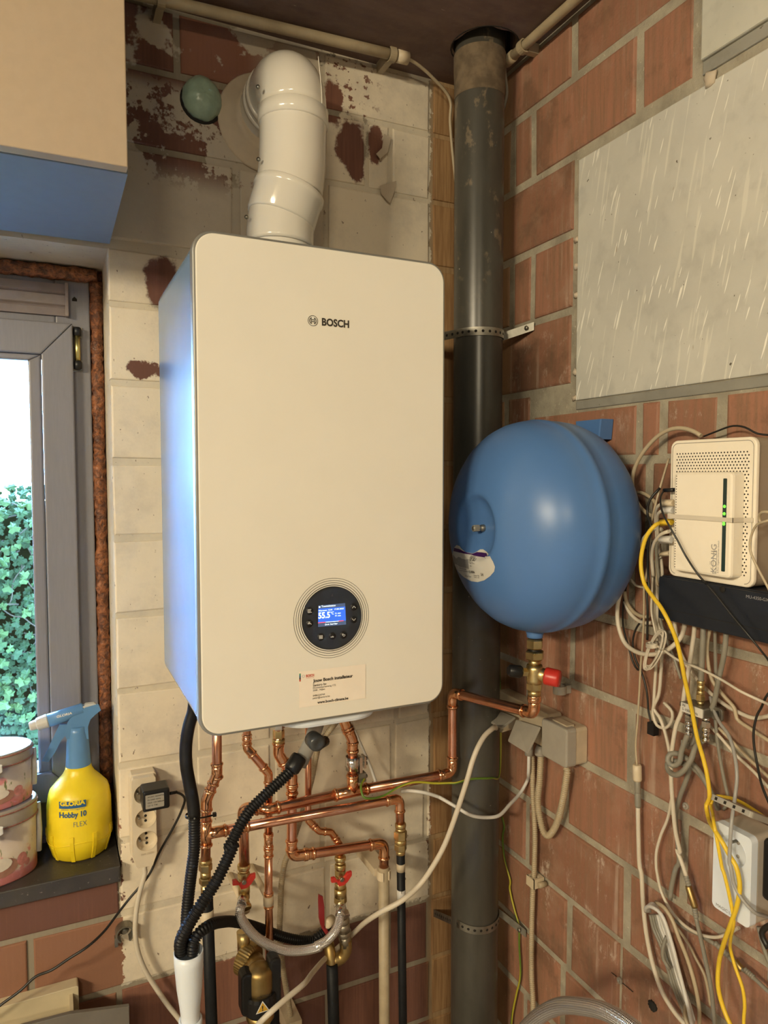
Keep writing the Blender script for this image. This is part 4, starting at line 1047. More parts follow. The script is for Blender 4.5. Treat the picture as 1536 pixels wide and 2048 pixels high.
# cold feed pipe with S bend
P = pts('P 493,1378 494,1496 537,1547 537,1685 537,1800 541,1945', 'b', .13)
p3, r = pipe_thing('copper_pipe', 'second copper pipe from left with S bend held by ivory clip', P, 16)
coupling(p3, P[0].lerp(P[1], .86), dnz, r, .022, M_cuf); coupling(p3, P[3]+V((0, 0, .004)), dnz, r, .03, M_cuf); coupling(p3, P[3]-V((0, 0, .020)), dnz, r, .018, M_cuf)
def pclip(root, p, r):
    part('pipe_clip', MB().lathe(V(p)-V((0, 0, .009)), (0, 0, 1), [(0, r), (.018, r), (.018, r*1.25), (0, r*1.25), (0, r)], 20, False), M_ivory, root)
    part('clip_foot', MB().tube([V(p)+V((0, r*1.1, 0)), V((p[0], 0, p[2]))], .006, 10), M_ivory, root)
pclip(p3, P[4], r*1.05)
part('sleeve', MB().tube(down(pts('P 542,1935 546,2065', 'b', .13)), r*1.75, 14), M_insul, p3)
# pipe with chrome nut
P = pts('P 557,1450 557,1508 584,1552 583,1713 768,1686 768,1738', 'b', .13)
p4, r = pipe_thing('copper_pipe', 'copper pipe from chrome nut turning right into a cream tube', P, 20)
brass_stack(p4, V((P[0].x, P[0].y, bz0+.002)), dnz, [('cyl', max(bz0-P[0].z-.0, .002), r*1.0)], 'pipe_stub', M_chrome)
brass_stack(p4, P[0]+V((0, 0, .012)), dnz, [('hex', .020, r*1.25)], 'chrome_nut', M_chrome); brass_stack(p4, P[0]-V((0, 0, .008)), dnz, [('hex', .018, r*1.15), ('ring', .008, r*1.25)])
coupling(p4, P[2].lerp(P[3], .16), dnz, r, .024, M_cuf); coupling(p4, P[2].lerp(P[3], .86), dnz, r, .024, M_cuf)
coupling(p4, P[3].lerp(P[4], .18), P[4]-P[3], r, .024, M_cuf)
tr = prad(22, P[-1]); tb_ = thing('drain_tube', 'upright cream plastic tube in an open clip on the wall', 'tube', tuple(atB(769, 2060, .13)))
part('tube', MB().tube(down(pts('P 767.5,1733 769,2065', 'b', .13)), tr, 20), M_beige, tb_)
c = atB(767.5, 1748, .13)
for s_ in (-1, 1):
    R = []
    for i in range(9):
        a = math.radians(-62+140*i/8); o = V((s_*math.cos(a), math.sin(a), 0)); R.append([c+o*tr*1.02-BV*.009, c+o*tr*1.02+BV*.009, c+o*tr*1.28+BV*.009, c+o*tr*1.28-BV*.009])
    mb = MB(); mb.quadstrip(R if s_ > 0 else [list(reversed(q)) for q in R], True, True, True, False); part('clip_jaw', mb, M_ivory, tb_)
part('clip_foot', MB().box((-.016, -.008, 0), (.016, .008, .13-tr*1.1), (BU, BV, BN), V((c.x, 0, c.z))), M_ivory, tb_)
# thin pipe to the right valve
P = pts('P 617,1378 616,1640 638,1662 662,1664 680,1690 680,1722', 'b', .115)
p5, r = pipe_thing('copper_pipe', 'thin copper pipe jogging down to the right red-handled valve', P, 13, 1.4)

# filling valves and braided hose
def butterfly(root, c, w, sgn, mat):
    u = w/62.0
    shp = [(-31, 10), (-20, 10), (-10, -4), (8, 0), (20, 14), (33, 15), (33, 4), (20, -12), (8, -20), (-8, -20), (-14, -6), (-31, -3)]
    part('handle', MB().prism([(a*u, b*u) for a, b in reversed(shp)], c, BU, BV, BN, -.003, .004, .001), mat, root)
    part('handle_screw', MB().hexa(c+BN*.003, BN, .004, .0045), M_steel, root)
vp = atB(487.5, 1728, .12); rv = prad(21, vp)
vl = thing('filling_valve', 'brass valve with red butterfly handle, the left of two', 'valve', tuple(vp), 'filling valves')
e = brass_stack(vl, vp, dnz, [('ring', .010, rv*1.25), ('cyl', .005, rv), ('hex', .012, rv*1.15), ('ring', .009, rv*1.05), ('cyl', .02, rv*1.12), ('hex', .014, rv*1.05)], 'body')
butterfly(vl, atB(487, 1762, .12+rv*1.3), .042, 1, M_red)
el = atB(485, 1793, .145); brass_stack(vl, atB(487, 1788, .125), BN*.8+dnz*.6, [('cyl', .02, rv*.8), ('ring', .008, rv*1.0)], 'outlet')
part('tail', MB().tube([e+V((0, 0, .004)), V((e.x, e.y, e.z-.02))], rv*.8, 12), M_cu, vl)
pclip(vl, e-V((0, 0, .014)), rv*.85)
vq = atB(680.5, 1712, .12)
vr_ = thing('filling_valve', 'brass valve with red butterfly handle and chrome backflow body, the right one', 'valve', tuple(vq), 'filling valves')
e = brass_stack(vr_, vq, dnz, [('ring', .010, rv*1.15), ('cyl', .006, rv*.9), ('ring', .012, rv*1.15), ('hex', .012, rv*1.1), ('cyl', .014, rv*1.05), ('ring', .012, rv*1.15), ('cyl', .018, rv*1.25), ('hex', .014, rv*1.3)], 'body')
butterfly(vr_, atB(682, 1757, .12+rv*1.35), .042, 1, M_red)
brass_stack(vr_, atB(681, 1806, .125), BN*.8+dnz*.6, [('cyl', .018, rv*.85), ('hex', .010, rv*1.25)], 'outlet', M_chrome)
e = brass_stack(vr_, e, V((.12, 0, -1)), [('cyl', .030, rv*1.0), ('ring', .012, rv*1.45), ('cyl', .018, rv*1.35), ('ring', .010, rv*1.5), ('cyl', .022, rv*1.25)], 'backflow_body', copper_mat('dull_nickel', (.34, .31, .25), (.44, .40, .33), .3))
mb = MB(); mb.tube(spline([e+V((0, 0, .012)), e-V((0, 0, .012)), e+V((-.008, .004, -.026)), e+V((-.028, .006, -.030))]), rv*1.25, 14); part('bend', mb, M_brassm, vr_)
lw = atB(662, 1965, .12)
part('elbow_body', MB().tube(spline([atB(657, 1885, .10), atB(660, 1905, .11), atB(664, 1935, .12)]), rv*1.1, 14), M_brassm, vr_)
part('cap', MB().lathe(atB(664, 1838, .115), V((-.7, -.6, .1)), [(0, rv*.9), (.014, rv*1.0), (.022, rv*.95), (.024, rv*.6)], 18), M_ivory, vr_, 'cream plastic cap')
lev = [(637, 1788), (645, 1792), (648, 1812), (648.5, 1845), (648, 1859), (641, 1850), (637.5, 1835), (636.5, 1800)]
L0 = [atB(a, b, .13) for a, b in lev]; c0 = L0[0]
part('lever', MB().prism([((p-c0).x, (p-c0).z) for p in reversed(L0)], c0, BU, BV, BN, -.002, .003, .001), M_redl, vr_, 'long dark red lever')
part('lever_neck', MB().tube([atB(646, 1853, .128), atB(663, 1880, .122)], .004, 8), M_redl, vr_)
inl = thing('insulated_pipe', 'black foam-insulated pipe rising to the dull backflow valve', 'pipe', tuple(atB(668, 2060, .12)))
part('sleeve', MB().tube(down(pts('P 664,1926 668,2065', 'b', .12)), prad(23, lw), 16), M_insul, inl)
Hs = pts('G 735,560,.15 735,620,.165 715,700,.17 760,800,.17 850,910,.17 980,1000,.17 1150,1058,.17 1350,1058,.17 1500,1020,.17 H 130,1035,.17 240,980,.17 320,900,.17 370,810,.165 385,720,.155 385,640,.145', 'b', .16)
hose = thing('braided_hose', 'U-shaped steel braided hose joining the two red-handled valves', 'hose', tuple(Hs[7]))
part('braid', MB().tube(spline(Hs[1:-1], .006), prad(18.5, Hs[6]), 20), M_braid, hose)
for a, b in ((Hs[0], Hs[1]), (Hs[-1], Hs[-2])):
    t = (b-a).normalized(); part('ferrule', MB().lathe(a, t, [(0, prad(15, a)), ((b-a).length*.5, prad(17, a)), ((b-a).length*1.15, prad(19.5, a))], 18), M_chrome, hose)

# dirt separator (brass filter)
fl = thing('magnetic_filter', 'matt brass dirt filter with black clamp collar and warning triangle', 'filter', tuple(atB(520, 2055, .15)))
k1 = atB(494, 1918, .12); ax = V((.55, -.75, -.12)).normalized(); R1 = prad(64, k1)
part('knurled_ring', MB().lathe(k1-ax*.012, ax, [(0, R1*.8), (.004, R1), (.024, R1), (.028, R1*.93), (.029, R1*.86)], 72, True, False, lambda k: 1 if k % 2 else .975), M_brassm, fl)
part('inlet', MB().tube(pts('P 486,1862,.11 488,1900,.115', 'b', .11), prad(26, k1), 14), M_brass, fl)
kb = k1+ax*.014; kc = atB(518, 1940, .185); kd = atB(520, 2000, .185)
rh = prad(52, kc); top_ = onp(518, 1928, 1, -.185).z; H_ = top_-kd.z
mb = MB(); prof = [(0, .0008)]+[(rh*.62*(1-math.cos(a)), rh*math.sin(a)) for a in [PI/2*k/9 for k in range(1, 10)]]+[(H_*.6, rh), (H_, rh*.97)]
mb.lathe(V((kd.x, kd.y, top_)), dnz, prof, 36); part('head', mb, M_brassm, fl)
mb = MB(); q_ = V((kd.x, kd.y, top_-rh*.95)); mb.tube([kb, kb.lerp(q_, .5), q_], rh*.86, 28); part('head_neck', mb, M_brassm, fl)
for i_, tx_ in enumerate(('DIRTMAG', '2-7 bar')): part('lettering', text_mb(tx_, V((kd.x-.012, kd.y-rh-.0006, kd.z+.022-.008*i_)), BU, BV, .006), M_ink, fl)
cr = prad(66, kd); cz0 = onp(520, 2008, 1, -.185).z
part('collar', MB().lathe(V((kd.x, kd.y, cz0-.010)), (0, 0, 1), [(0, cr*.85), (.003, cr), (.030, cr), (.036, cr*.93), (.036, cr*.72)], 40, True, False, lambda k: 1 if k % 4 else .97), M_black, fl)
for s_, z1 in ((-1, .030), (1, .044)):
    part('lug', MB().prism(rrect(.022, .05+z1, .010, 4, s_*cr*.86, z1*.5), V((kd.x, 0, cz0+.018)), BU, BV, BN, .185-.012, .185+.014, .004), M_black, fl)
lower = V((kd.x, kd.y, cz0-.012)); part('lower_body', MB().lathe(lower, dnz, [(0, cr*.86), (.012, cr*.84), (.022, cr*.62), (.05, cr*.55), (.06, cr*.40), (lower.z-.004, cr*.40)], 28), M_brassm, fl)
tc_ = onp(525, 2016, 1, kd.y-cr-.0012); nn = BN
def tri(s, l): return MB().add([tc_+BU*(a*s)+BV*(b*s)+BN*l for a, b in ((-1, -.6), (1, -.6), (0, 1.1))], [(0, 1, 2)])
part('warning_triangle', tri(.0125, .0008), M_inkwhite, fl); part('warning_triangle', tri(.0098, .0012), M('warning_yellow', (.62, .36, .03), .5), fl)
part('warning_symbol', text_mb('!', tc_+BU*-.002+BV*-.004, BU, BV, .013, .0016, .03), M_ink, fl)

# condensate siphon, black hoses, white funnel pipe
si = thing('condensate_trap', 'translucent grey trap tube with round cap under the boiler', 'trap', tuple(atB(600, 1525, .20)))
part('tube', MB().tube(pts('P 640,1432,.20 622,1482,.20 599,1530,.20', 'b', .2), prad(29, atB(620, 1480, .2)), 20), M_clear, si)
cp = atB(624, 1477, .215); rcap = prad(34, cp)
part('cap', MB().lathe(cp, V((.1, -1, -.05)), [(0, rcap*.95), (.010, rcap), (.022, rcap), (.026, rcap*.9), (.027, rcap*.55), (.025, rcap*.1)], 28), M('dark_grey_cap', (.05, .055, .06), .25), si)
part('side_stub', MB().tube(pts('P 636,1490,.19 650,1482,.17', 'b', .18), .010, 12), M_black, si)
def hosething(name, label, body, mat): 
    o = single(name, body, mat, label, 'hose'); return o
B1 = pts('E 1290,640,.21 1240,720,.215 1150,810,.22 1000,950,.225 830,1120,.23 720,1280,.24 650,1420,.245 590,1530,.25 G 660,30,.25 590,200,.255 500,380,.26 400,540,.262 290,710,.265 200,860,.265 150,980,.262 155,1090,.258', 'b', .2)
ch = thing('condensate_hose', 'black ribbed hose from the trap diagonally down into the white pipe', 'hose', tuple(B1[-1]))
part('hose', corr(B1, prad(25, B1[6]), .0052), M_rubber, ch)
t = (B1[1]-B1[0]).normalized(); part('cuff', MB().lathe(B1[0]-t*.012, t, [(0, prad(30, B1[0])), (.004, prad(33, B1[0])), (.026, prad(32, B1[0])), (.030, prad(26, B1[0]))], 20), M_black, ch)
B2 = pts('P 389,1395,.20 E 240,110,.20 195,260,.20 165,450,.20 165,650,.205 200,860,.21 235,1050,.215 250,1200,.22 248,1536,.225 G 268,200,.228 240,420,.23 215,650,.235 205,860,.24 215,1080,.245', 'b', .2)
dh = thing('drain_hose', 'smooth black hose curving down left of the copper pipes', 'hose', tuple(B2[-1]))
part('upper_hose', MB().tube(spline(B2[:8]), prad(25, B2[3]), 20), M_rubber, dh); part('ribbed_hose', corr(B2[7:], prad(24, B2[9]), .0045, .07), M_rubber, dh)
tie = MB(); q = atB(384, 1631, .215); rt_ = prad(27, q)
tie.lathe(q-V((0, 0, .002)), (0.05, 0, 1), [(0, rt_), (.004, rt_), (.004, rt_*.9), (0, rt_*.9), (0, rt_)], 20, False); tie.tube(spline(pts('E 250,1215,.235 330,1205,.215 400,1190,.205 455,1175,.2', 'b', .2)), .0016, 6); tie.box((-.003, -.003, -.003), (.003, .003, .003), (BU, BV, BN), atB(429, 1629, .203))
single('cable_tie', tie, M_black, 'black cable tie binding the black hose to the copper pipe', 'cable tie')
B3 = pts('G 262,1090,.265 270,1000,.265 320,900,.26 420,825,.25 560,785,.20 700,790,.15 900,845,.115 1150,935,.11 1350,968,.11 1500,950,.11 H 160,940,.11 240,880,.11 285,810,.11', 'b', .2)
hosething('overflow_hose', 'black ribbed hose arching from the white pipe to the right valve', corr(B3, prad(21, B3[5]), .0048), M_rubber)
fp0, fp1 = atB(377, 1902, .262), atB(381, 2048, .262); t = (fp1-fp0).normalized(); RF = prad(58, fp0); Lf = (fp1-fp0).length
fn = thing('funnel_pipe', 'white plastic waste pipe with wide open mouth holding black hoses', 'pipe', tuple(fp1))
part('pipe', MB().lathe(fp0, t, [(.02, RF*.90), (0, RF*.93), (0, RF), (Lf*.15, RF*.985), (Lf*.5, RF*.86), (Lf*.75, RF*.70), (Lf*.88, RF*.64), (Lf, RF*.64), (fp0.z/abs(t.z)-.005, RF*.64)], 36, False), M_daywhite, fn)
part('rim_inside', MB().lathe(fp0, t, [(0, RF*.93), (.05, RF*.90), (.10, RF*.6)], 30, False), M_daywhite, fn)
part('lower_clip', MB().lathe(fp0+t*(Lf*.93), t, [(0, RF*.66), (0, RF*.80), (.02, RF*.80), (.02, RF*.66)], 24, False), M_daywhite, fn)
G1 = pts('F 352,205,.10 290,285,.09 190,420,.08 150,560,.07 112,760,.06 P 600,1640,.05 575,1712,.05 G 1155,200,.05 1118,420,.05 1108,650,.05 1100,860,.05 1118,1130,.05 1150,1350,.05 1190,1600,.05 1215,1790,.05', 'b', .05)
gx = thing('flexible_conduit', 'cream ribbed conduit from boiler underside down behind the copper pipes', 'conduit', tuple(G1[-1])); part('tube', corr(G1, prad(12, G1[7]), .0042), M_beige, gx)
part('socket_foot', MB().box((-.016, -.02, 0), (.016, .012, .07), (BU, BV, BN), V((G1[-1].x, 0, G1[-1].z+.012))), M_ivory, gx)
# white cables behind and across
cable('white_cable', pts('F 470,175,.10 500,240,.06 580,420,.045 660,600,.045 735,810,.06', 'b', .05), .0032, M_whc2, 'thin white cable hanging from the boiler behind the copper tee')
wire_r = prad(10.5, atB(800, 1780, .25))
cable('socket_cable', [atR(993, 1457, .05)]+pts('I 500,1045,.27 430,1110,.28 360,1230,.29 310,1360,.29 260,1536,.29 H 1400,20,.27 1290,230,.26 1150,430,.25 980,580,.25 780,690,.23 640,780,.19 540,870,.13 440,965,.085 330,1065,.085 230,1150,.12 120,1275,.18 G 1330,1385,.23 1180,1510,.25 1040,1630,.26 930,1735,.26 860,1815,.265 700,2020,.28 600,2200,.28', 'b', .25)+[V((.30, -.29, .30)), V((.28, -.29, .006))], wire_r, M_whc, 'long cream cable sweeping from grey socket down across the soil pipe', n=12)
cable('white_cable', [atR(1058, 1505, .03), atR(1057, 1545, .03)]+pts('J 745,90,.20 690,190,.20 600,290,.22 500,390,.24 400,405,.24 260,385,.24 130,310,.22 0,235,.19 F 1330,930,.185 1200,890,.18 1060,872,.16 980,880,.12', 'b', .2), .0036, M_whc2, 'white cable looping from grey socket across the soil pipe to the copper pipes', n=10)

# brass valve under the vessel
vv = thing('vessel_valve', 'brass service valve with red cap under the blue vessel', 'valve', tuple(vtop))
zt = VZ-VR-.008
a = V((NX, VY, zt)); ru = prad(33, a)/1
zz = lambda y: onp(1072, y, 1, VY).z
def piece(kind, y0, y1, wpx, name='brass_piece', mat=M_brass):
    a = V((NX, VY, zz(y0))); L = zz(y0)-zz(y1); brass_stack(vv, a, dnz, [(kind, L, prad(wpx, a))], name, mat)
piece('hex', 1277, 1297, 34, 'union_nut'); piece('cyl', 1297, 1302, 26, 'seal', M_black); piece('hex', 1301, 1318, 38, 'union_nut'); piece('cyl', 1318, 1330, 25)
piece('ring', 1329, 1366, 34, 'body'); piece('hex', 1364, 1379, 33, 'union_nut'); piece('cyl', 1379, 1390, 26); piece('ring', 1388, 1404, 27, 'press_end', M_cuf)
cb = V((NX, VY, zz(1346)))
dr = (V((.75, -1.0, -.12))).normalized(); rcp = prad(35, cb)
part('neck', MB().lathe(cb, dr, [(0, rcp*.8), (.026, rcp*.8)], 18), M_brass, vv)
part('red_cap', MB().lathe(cb+dr*.020, dr, [(0, rcp*.96), (.003, rcp), (.022, rcp*.98), (.026, rcp*.9), (.0265, .0005)], 28, True, True), M_red, vv, 'bright red plastic cap')
dl = V((-.8, .25, .12)).normalized()
part('drain_stub', MB().hexa(cb+dl*.012, dl, .016, .008), M_brass, vv); part('drain_cap', MB().lathe(cb+dl*.024, dl, [(0, .0095), (.004, .0115), (.022, .011), (.026, .008)], 18), M_black, vv)

# small empty clip on the right wall and bracket on the left
c = atR(1137, 1376, 0); mb = MB(); R = []
for i in range(15):
    a = math.radians(50+260*i/14); o = RU*(-math.cos(a))+RN*math.sin(a); q = c+RN*.022+RU*0
    R.append([q+o*.010-RV*.008, q+o*.010+RV*.008, q+o*.013+RV*.008, q+o*.013-RV*.008])
mb.quadstrip(R, True, True, True, False)
ec_ = thing('pipe_clip', 'empty grey plastic pipe clip on the bare brick wall', 'clip', tuple(c)); part('jaw', mb, M_gbox, ec_)
part('foot', MB().box((-.008, -.008, 0), (.008, .008, .012), (RU, RV, RN), c), M_gbox, ec_)
c = atB(248, 1857, 0); br = thing('wall_bracket', 'small metal pipe bracket screwed to the wall below the window sill', 'bracket', tuple(c))
mb = MB(); R = []
for i in range(17):
    a = math.radians(-60+300*i/16); o = BU*math.cos(a)+BV*math.sin(a); R.append([c+o*.014+BN*.002, c+o*.014+BN*.022, c+o*.017+BN*.022, c+o*.017+BN*.002])
mb.quadstrip(R, True, True, True, False); part('ring', mb, M_steel, br)
part('screw', MB().lathe(c-BN*.001, BN, [(0, .009), (.006, .009), (.010, .006), (.014, .004)], 12), M_steel, br)
part('tail', MB().box((-.018, -.026, .001), (-.012, -.008, .012), (BU, BV, BN), c), M_steel, br)

# ---------------------------------------------------------------- wall sockets in the corner
ye = atR(1175, 1480).y; z1_ = atR(1175, 1462).z
sx_ = next(d for d in [i*.001 for i in range(20, 110)] if (lambda p: ((p-CAM).dot(rt)/depth(p))*F_PX+CXP)(V((XR-d, ye, .93))) < 1133)
so = thing('socket_block', 'grey surface socket block with two raised flaps in the corner', 'socket', tuple(atR(1130, 1530)))
U0 = -ye; ub = lambda px, d: -onp(px, 1480, 0, XR-d).y
zt_, zb_ = onp(1132, 1461, 0, XR-sx_).z, onp(1132, 1537, 0, XR-sx_).z
u1 = U0; u2 = ub(1083, sx_); w2 = u1-u2
part('switch_body', MB().prism(rrect(w2, zt_-zb_, .006, 3, (u1+u2)/2, (zt_+zb_)/2), (XR, 0, 0), RU, RV, RN, .001, sx_*.55, .001), M_gboxw, so)
part('switch_cover', MB().prism(rrect(w2+.002, zt_-zb_+.003, .007, 3, (u1+u2)/2, (zt_+zb_)/2), (XR, 0, 0), RU, RV, RN, sx_*.56, sx_, .003), M_gbox, so)
part('lid_hinge', MB().box((u2+.02, zt_-.002, sx_*.45), (u1-.012, zt_+.004, sx_*.8), (RU, RV, RN), (XR, 0, 0)), M_gboxw, so)
u3 = .115
part('socket_body', MB().prism(rrect(u2-u3-.002, zt_-zb_, .006, 3, (u2+u3)/2, (zt_+zb_)/2+.004), (XR, 0, 0), RU, RV, RN, .001, sx_*.62, .002), M_gboxw, so)
def flap(Q, ds):
    q = [onp(x, y, 0, XR-d) for (x, y), d in zip(Q, ds)]; n_ = (q[1]-q[0]).cross(q[3]-q[0]).normalized(); n_ = n_ if n_.x < 0 else -n_
    mb = MB(); mb.add([p for p in q]+[p+n_*.005 for p in q], [(4, 5, 6, 7), (3, 2, 1, 0), (0, 1, 5, 4), (1, 2, 6, 5), (2, 3, 7, 6), (3, 0, 4, 7)])
    bm = bmesh.new(); me = mb.mesh('flap', WLOC[so.name]); bm.from_mesh(me); bmesh.ops.recalc_face_normals(bm, faces=bm.faces); bmesh.ops.bevel(bm, geom=bm.edges[:], offset=.0015, segments=2, affect='EDGES'); bm.to_mesh(me); bm.free()
    part('flap', me, M_gbox, so, 'raised grey socket flap')
flap([(1035, 1441), (1083, 1456), (1058, 1509), (1018, 1484)], (.050, .050, .078, .078))
flap([(984, 1418), (1032, 1438), (1004, 1460), (961, 1436)], (.052, .050, .088, .090))
pl = onp(1000, 1453, 0, XR-.045); part('plug', MB().tube([pl, pl+V((.04, 0, .004))], .013, 14), M_ivory, so)
part('plug', MB().tube([atR(1058, 1478, .03), atR(1058, 1510, .03)], .009, 12), M_gbox, so)
for nm, s_, r_, d_, lab in (('corrugated_conduit', 'P 1063,1500 I 885,1350 890,1536 J 790,100 795,250 805,400 810,600 800,920 K 680,60 670,400 670,700 680,900 675,1100', 11, .018, 'ribbed cream conduit running straight down the wall from the socket'),
                       ('corrugated_conduit', 'P 1082,1502 I 965,1380 960,1480 J 850,100 835,250 850,400 885,530 920,560 970,510 1015,400 1050,250 1075,100 1085,0 I 1210,1420', 13.5, .026, 'ribbed cream conduit hanging in a U loop below the socket')):
    Pc = pts(s_, 'r', d_); o = thing(nm, lab, 'conduit', tuple(Pc[-1])); part('tube', corr(Pc, prad(r_, Pc[4]), .0042), M_beige, o)
part('conduit_gland', MB().lathe(atR(1081, 1510, .026), (0, 0, 1), [(0, .0115), (.004, .012), (.010, .0115), (.020, .008)], 16), M_gbox, so)
c = atR(1068, 1762, .018); cl = thing('conduit_clip', 'cream plastic clip gripping the straight ribbed conduit', 'clip', tuple(atR(1068, 1762)))
part('jaw', MB().box((-.012, -.010, -.017), (.012, .010, -.008), (RU, RV, RN), c).box((-.012, -.010, -.008), (-.0075, .010, .010), (RU, RV, RN), c).box((.0075, -.010, -.008), (.012, .010, .010), (RU, RV, RN), c).box((-.012, -.010, .0075), (.012, .010, .011), (RU, RV, RN), c), M_ivory, cl)
part('lug', MB().lathe(c+RU*.018-RN*.017, RN, [(0, .006), (.018, .006), (.019, .004)], 12), M_beige, cl)

# ---------------------------------------------------------------- power strip, adapter
zt2, zb2 = atB(287, 1550, .035).z, atB(297, 1733, .035).z; xa, xb = atB(262, 1640, .04).x, atB(316, 1640, .04).x; xc = (xa+xb)/2; wS = xb-xa
ps = thing('power_strip', 'cream three-way power strip screwed upright to the painted wall', 'power strip', (xc, 0, zb2))
poly = [(-wS*.32, 0), (wS*.32, 0), (wS*.5, (zt2-zb2)*.14), (wS*.5, zt2-zb2-.006), (wS*.42, zt2-zb2), (-wS*.42, zt2-zb2), (-wS*.5, zt2-zb2-.006), (-wS*.5, (zt2-zb2)*.14)]
mt_ps = M('strip_cream', (.66, .57, .43), .4, 0, .04)
SKS = [atB(289+(py-1588)*.05, py, .040) for py in (1588, 1637, 1682)]; rr = .0195
part('body', MB().prism(poly, (xc, 0, zb2), BU, BV, BN, .0015, .026, .001), mt_ps, ps)
part('front', holed_plate(inset_poly(poly, .003), [(q.x-xc, q.z-zb2, rr) for q in SKS], (xc, 0, zb2), BU, BV, BN, .0265, .040), mt_ps, ps)
for q in SKS:
    sk = part('socket', MB().lathe(q-BN*.0130, BN, [(.0132, rr), (.0136, rr*.985), (.013, rr*.95), (.0015, rr*.86), (.0008, rr*.80), (.0008, .0003)], 36, False), M_ivory, ps)
    for dx, dz in ((0, .0095), (0.001, -.0095), (.001, 0)):
        part('socket_hole', MB().lathe(q-BN*.0123+BU*(dx)+BV*dz, BN, [(0, .0026), (.0006, .0026), (.0007, .0002)], 12), M_hole, sk)
    part('earth_pin', MB().lathe(q-BN*.0122+BU*-.0115+BV*.002, BN, [(0, .0022), (.011, .0022), (.0125, .001)], 10), M_steel, sk)
for px in (276, 296): part('screw', MB().lathe(atB(px, 1547, .0), BN, [(0, .005), (.010, .005), (.013, .003), (.0135, .0005)], 12), M_steel, ps)
part('lettering', text_mb('16A 250V~', atB(281, 1712, .0405), BU, BV, .006), M_gboxw, ps)
aq = atB(312, 1598, .075); ad = thing('power_adapter', 'black plug-in power adapter with printed silver label', 'adapter', tuple(aq))
aw, ah = prad(52, aq)*2, prad(42, aq)*2
part('case', MB().prism(rrect(aw, ah, .004, 3), V((aq.x, 0, aq.z)), BU, BV, BN, .0425, .082, .004), M_black, ad)
part('label', MB().prism(rrect(aw*.68, ah*.66, .001, 1, -.003, 0), V((aq.x, 0, aq.z)), BU, BV, BN, .082, .0824), M_gbox, ad)
for i, tx_ in enumerate(('AC/DC ADAPTER', 'IN 230V 50Hz', 'OUT 12V 500mA', 'CE  II  T40')):
    part('lettering', text_mb(tx_, V((aq.x-aw*.33, -.0826, aq.z+ah*(.2-.14*i))), BU, BV, .0040), M_ink, ad)
part('cord_boot', MB().tube([V((aq.x+aw*.48, -.062, aq.z)), V((aq.x+aw*.5+.016, -.062, aq.z))], .003, 10), M_black, ad)
cable('adapter_cord', [V((aq.x+aw*.5+.014, -.062, aq.z))]+pts('L 1390,722,.058 1420,760,.05 1390,860,.04 1320,1000,.03 1230,1160,.02 1140,1350,.018 990,1530,.02 M 860,650,.03 760,780,.05 640,890,.07 500,980,.07 380,1060,.07 260,1110,.06 150,1210,.06 0,1320,.06 -60,1370,.06 -400,1600,.06', 'b', .05), .0024, M_blc, 'thin black cord from the adapter drooping to the lower left', n=8)
cable('strip_cord', [V((xc, -.02, zb2+.004))]+pts('L 1110,1300,.02 M 1060,350,.02 1020,500,.022 995,650,.022 990,800,.022 1010,930,.022 1060,1060,.024 1140,1190,.026 1230,1320,.03 1310,1420,.04 1350,1480,.05 1400,1600,.05', 'b', .02)+[V((.20, -.05, .25)), V((.205, -.05, .006))], prad(10, atB(280, 1850, .02)), M_whc, 'cream mains cord hanging down from the power strip', n=12)

# ---------------------------------------------------------------- spray bottle
SB = V((.0385, .078, sz)); sb_ = thing('spray_bottle', 'yellow pump spray bottle with blue trigger head on the sill', 'spray bottle', tuple(SB))
hz = lambda py: onp(160, py, 1, SB.y).z-sz
rr_ = lambda w: w/2/F_PX*depth(SB+V((0, 0, .1)))
prof = [(0, rr_(94)), (.004, rr_(104)), (hz(1672), rr_(117)), (hz(1655), rr_(122)), (hz(1653), rr_(121)), (hz(1600), rr_(119)), (hz(1580), rr_(113)), (hz(1572), rr_(108)), (hz(1558), rr_(84)), (hz(1545), rr_(60)), (hz(1536), rr_(50)), (hz(1528), rr_(47))]
part('tank', MB().lathe(SB, BV, prof, 48), M_bottle, sb_)
for i in range(9):
    a = 2*PI*i/9+.25; o = V((math.cos(a), math.sin(a), 0)); mb = MB(); u_ = V((-o.y, o.x, 0)); R = []
    for zz_, rw in ((.002, rr_(103)), (hz(1672), rr_(118.5)), (hz(1655), rr_(123.5)), (hz(1645), rr_(123))):
        p = SB+BV*zz_+o*rw; R.append([p-u_*.0035-o*.003, p-u_*.0035+o*.0006, p+u_*.0035+o*.0006, p+u_*.0035-o*.003])
    mb.quadstrip(R, True, True, True, False); part('rib', mb, M_bottle, sb_)
bl = MB(); R = []
for k in range(37):
    a = 2*PI*k/36; o = V((math.cos(a), math.sin(a), 0)); z = hz(1662)+.004*math.sin(3*a); R.append(SB+o*rr_(121.5)+BV*z)
part('base_line', MB().tube(R, .0009, 5), M_bottle, sb_)
part('collar', MB().lathe(SB+BV*hz(1537), BV, [(0, rr_(46)), (.001, rr_(48)), (hz(1528)-hz(1537), rr_(47)), (hz(1480)-hz(1537), rr_(41)), (hz(1462)-hz(1537), rr_(36)), (hz(1450)-hz(1537), rr_(34))], 32), M_trig, sb_)
def on_sb(px, py, y=None): return onp(px, py, 1, SB.y if y is None else y)
def blade(P, th, nm, mat, ch=.003):
    Q = [on_sb(*p) for p in P]; c0 = V((0, SB.y, 0)); part(nm, MB().prism([(q.x, q.z) for q in Q], c0, BU, BV, BN, -th, th, ch), mat, sb_)
blade([(133, 1462), (138, 1444), (142, 1437), (157, 1425), (172, 1415), (193, 1409), (196, 1416), (186, 1424), (176, 1434), (171, 1450), (172, 1470), (136, 1470)], .012, 'head', M_trig, .004)
